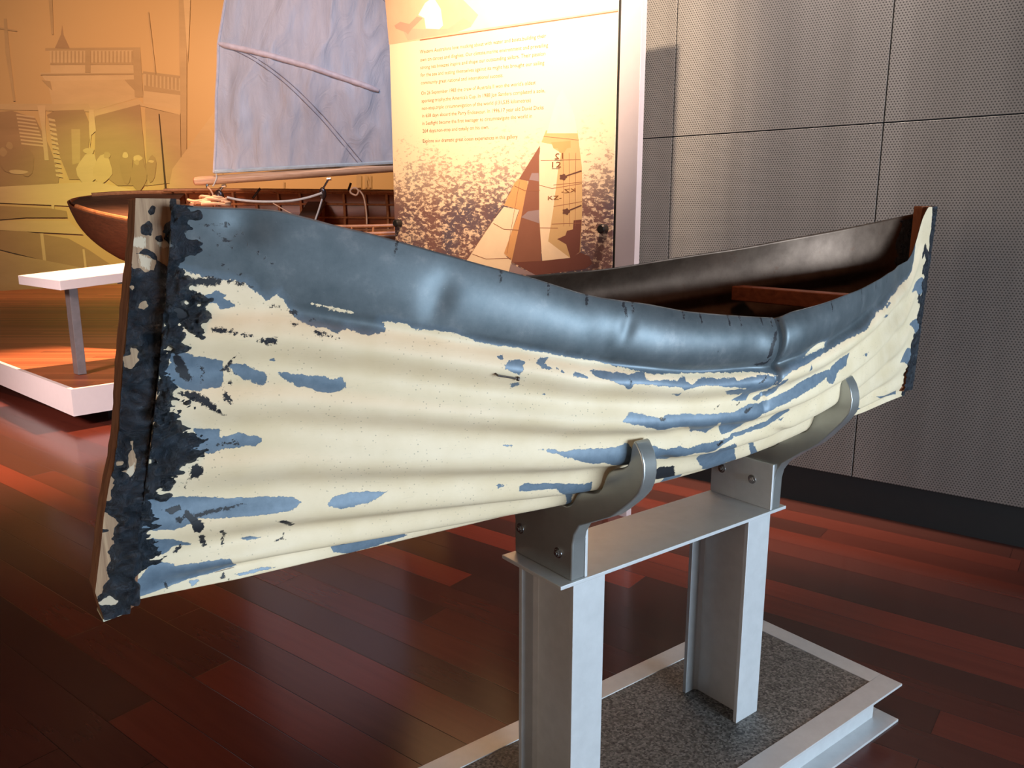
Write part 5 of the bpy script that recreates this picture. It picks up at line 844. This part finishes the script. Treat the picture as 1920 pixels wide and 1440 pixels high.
# sail
na, ns = 150, 120; W_ = np.zeros((na, ns, 3))
for i in range(na):
    for j in range(ns):
        a, b = i/(na-1), j/(ns-1); yb = 326-26*a; yy = yb*(1-b)+(-330)*b
        xl = np.interp(yy, [-330, 0, 30, 80, 200, 330], [470, 424, 419, 410, 406, 402]); xr = 900-60*b
        W_[i, j] = px(xl*(1-a)+xr*a, yy, YB)
AA, BB_ = np.meshgrid(np.linspace(0, 1, na), np.linspace(0, 1, ns), indexing='ij')
wr_ = .05*np.sin(math.pi*AA)*np.sin(math.pi*(BB_*.8+.1))
for (kx, ky, am, ph) in ((9, -16, .009, .3), (22, -9, .005, 1.2), (4, 22, .006, 2.), (30, 18, .003, .5)): wr_ += am*np.sin(kx*AA*3+ky*BB_+ph+4*fbm(AA*4, BB_*4, 2))*fbm(AA*5+3, BB_*5, 3)*2
wr_ += .02*ridge(AA*7-BB_*4, BB_*3+AA*2, 3)**4
W_[..., 1] -= wr_
def sail_mat():
    n = NM('sail_cloth'); v = n.coord('Object', (6, 1, 1.2)); f = n.noise(3, 6, .6, v)
    n.set(Base_Color=n.ramp(f, (.3, (.42, .45, .50)), (.7, (.52, .54, .58))), Roughness=.5, Normal=n.bump(n.noise(5, 6, .65, None, 1.4), .5, .02))
    return n.m
sl = grid_mesh('sail', W_, [sail_mat()], dg_); so = sl.modifiers.new('thickness', 'SOLIDIFY'); so.thickness = .002
sl['label'] = 'bluish white sail with a batten and stitched seams'
def onsail(x, y, off=.012):
    p = px(x, y, YB); 
    k = np.argmin((W_[..., 0]-p.x)**2+(W_[..., 2]-p.z)**2); i, j = divmod(int(k), ns)
    return Vector((p.x, W_[i, j, 1]-off, p.z))
MB().tube([onsail(410+(712-410)*t, 82+(172-82)*t+6*math.sin(t*math.pi)*-1, .004) for t in np.linspace(0, 1, 24)], [.012]+[.024]*22+[.012], 10).build('batten_pocket', [simple('batten_cloth', (.62, .56, .58), .5)], sl, smooth=True)
M_seam = simple('seam_thread', (.22, .22, .27), .7)
for o2 in (0, 7):
    MB().tube([onsail(414+o2+(672-414)*t, 86+(306-86)*t**1.15-o2*.4-22*math.sin(t*math.pi), .003) for t in np.linspace(0, 1, 30)], .0035, 5).build('seam', [M_seam], sl)
    MB().tube([onsail(698+o2+60*t, -20-o2+60*t, .003) for t in np.linspace(0, 1, 8)], .003, 5).build('seam', [M_seam], sl)
MB().tube([onsail(np.interp(y, [-300, 0, 30, 80, 200, 325], [466, 424, 419, 410, 406, 403]), y, .004) for y in np.linspace(-300, 324, 50)], .011, 6).build('edge_rope', [simple('sail_rope', (.62, .60, .62), .6)], sl)
MB().tube([onsail(405+x, 322-25*x/497, .006) for x in np.linspace(0, 480, 20)], .016, 6).build('foot_rope', [simple('foot_rope_blue', (.45, .56, .60), .6)], sl)
M_rope = simple('white_rope', (.55, .55, .50), .7); M_rope2 = simple('manila_rope', (.55, .34, .20), .75); M_blk = simple('dark_block', (.035, .018, .014), .25); M_shk = simple('shackle', (.55, .55, .55), .25, 1.)
def block(x, y, rx, rz, tx, ty):
    c = px(x, y, YB-.02); m = MB(); n_, h_ = 12, 20
    vs = []; fs = []
    for i in range(n_+1):
        th = math.pi*i/n_
        for k in range(h_):
            f = 2*math.pi*k/h_; vs.append(c+Vector((rx*math.sin(th)*math.cos(f), .6*rx*math.sin(th)*math.sin(f), rz*math.cos(th))))
    for i in range(n_):
        for k in range(h_): fs.append([i*h_+k, i*h_+(k+1) % h_, (i+1)*h_+(k+1) % h_, (i+1)*h_+k])
    m.add(vs, fs); b = m.build('pulley_block', [M_blk], bm_, smooth=True)
    t = px(tx, ty, YB-.02); MB().tube([c+Vector((.006, -.0, rz*.8)), t], .009, 8).build('shackle', [M_shk], b)
    MB().tube([t+Vector((-.012, 0, 0)), t+Vector((.022, 0, .004))], .014, 8).build('eye_fitting', [M_shk], b)
block(411, 371, .045, .072, 419, 349); block(605, 363, .033, .055, 616, 336)
def rope(pts, r, mat, name='rope', Y=YB-.04):
    P_ = [px(x, y, Y) for x, y in pts]; out = []
    for i in range(len(P_)-1):
        p0, p1, p2, p3 = P_[max(i-1, 0)], P_[i], P_[i+1], P_[min(i+2, len(P_)-1)]
        for t in np.linspace(0, 1, 6, endpoint=False): out.append(.5*((2*p1)+(p2-p0)*t+(2*p0-5*p1+4*p2-p3)*t*t+(3*p1-p0-3*p2+p3)*t**3))
    out.append(P_[-1]); return MB().tube(out, r, 8).build(name, [mat], dg_, smooth=True)
rope([(426, 370), (450, 375), (490, 378), (540, 377), (575, 371), (604, 362)], .0105, M_rope)
rope([(604, 373), (597, 396), (588, 421)], .008, M_rope)
rope([(389, 350), (398, 362), (403, 386), (404, 400)], .007, M_rope2)
rope([(405, 326), (406, 333), (402, 344), (399, 349)], .006, M_rope)
rope([(512, 381), (545, 400), (590, 421)], .005, M_rope2)
rope([(674, 357), (682, 370), (687, 400), (688, 428)], .007, M_rope2)
rope([(657, 356), (665, 352), (672, 358), (668, 366), (658, 362), (657, 356)], .008, M_rope2)
for x0, y0, x1, y1 in ((474, 372, 488, 353), (653, 357, 658, 343)):
    MB().tube([px(x0, y0, 7.55), px(x1, y1, 7.55)], .011, 8).build('rigging_screw', [M_blk], dg_)
for x0, y0, x1, y1 in ((380, 345, 374, 350), (372, 347, 381, 347)): pass
MB().tube([px(388, 346, YB-.02), px(389, 352, YB-.02)], .012, 8).build('eye_fitting', [M_shk], bm_)
rebase(dg_)
# heap of rope on the dinghy's stern
rh = MB(); rr = random.Random(5)
for k in range(7):
    c = px(392+rr.uniform(-14, 12), 383-k*1.4, 7.1); R0 = .15-.015*k; ph = rr.random()*6
    rh.tube([c+Vector((R0*math.cos(t+ph)*1.1, R0*.6*math.sin(t+ph), .006*math.sin(3*t)+.004*k)) for t in np.linspace(0, 5.6, 30)], .012, 7)
tag(rh.build('rope_coil', [M_rope2], smooth=True), 'loose heap of tan rope on the stern deck of the wooden dinghy', 'rope')
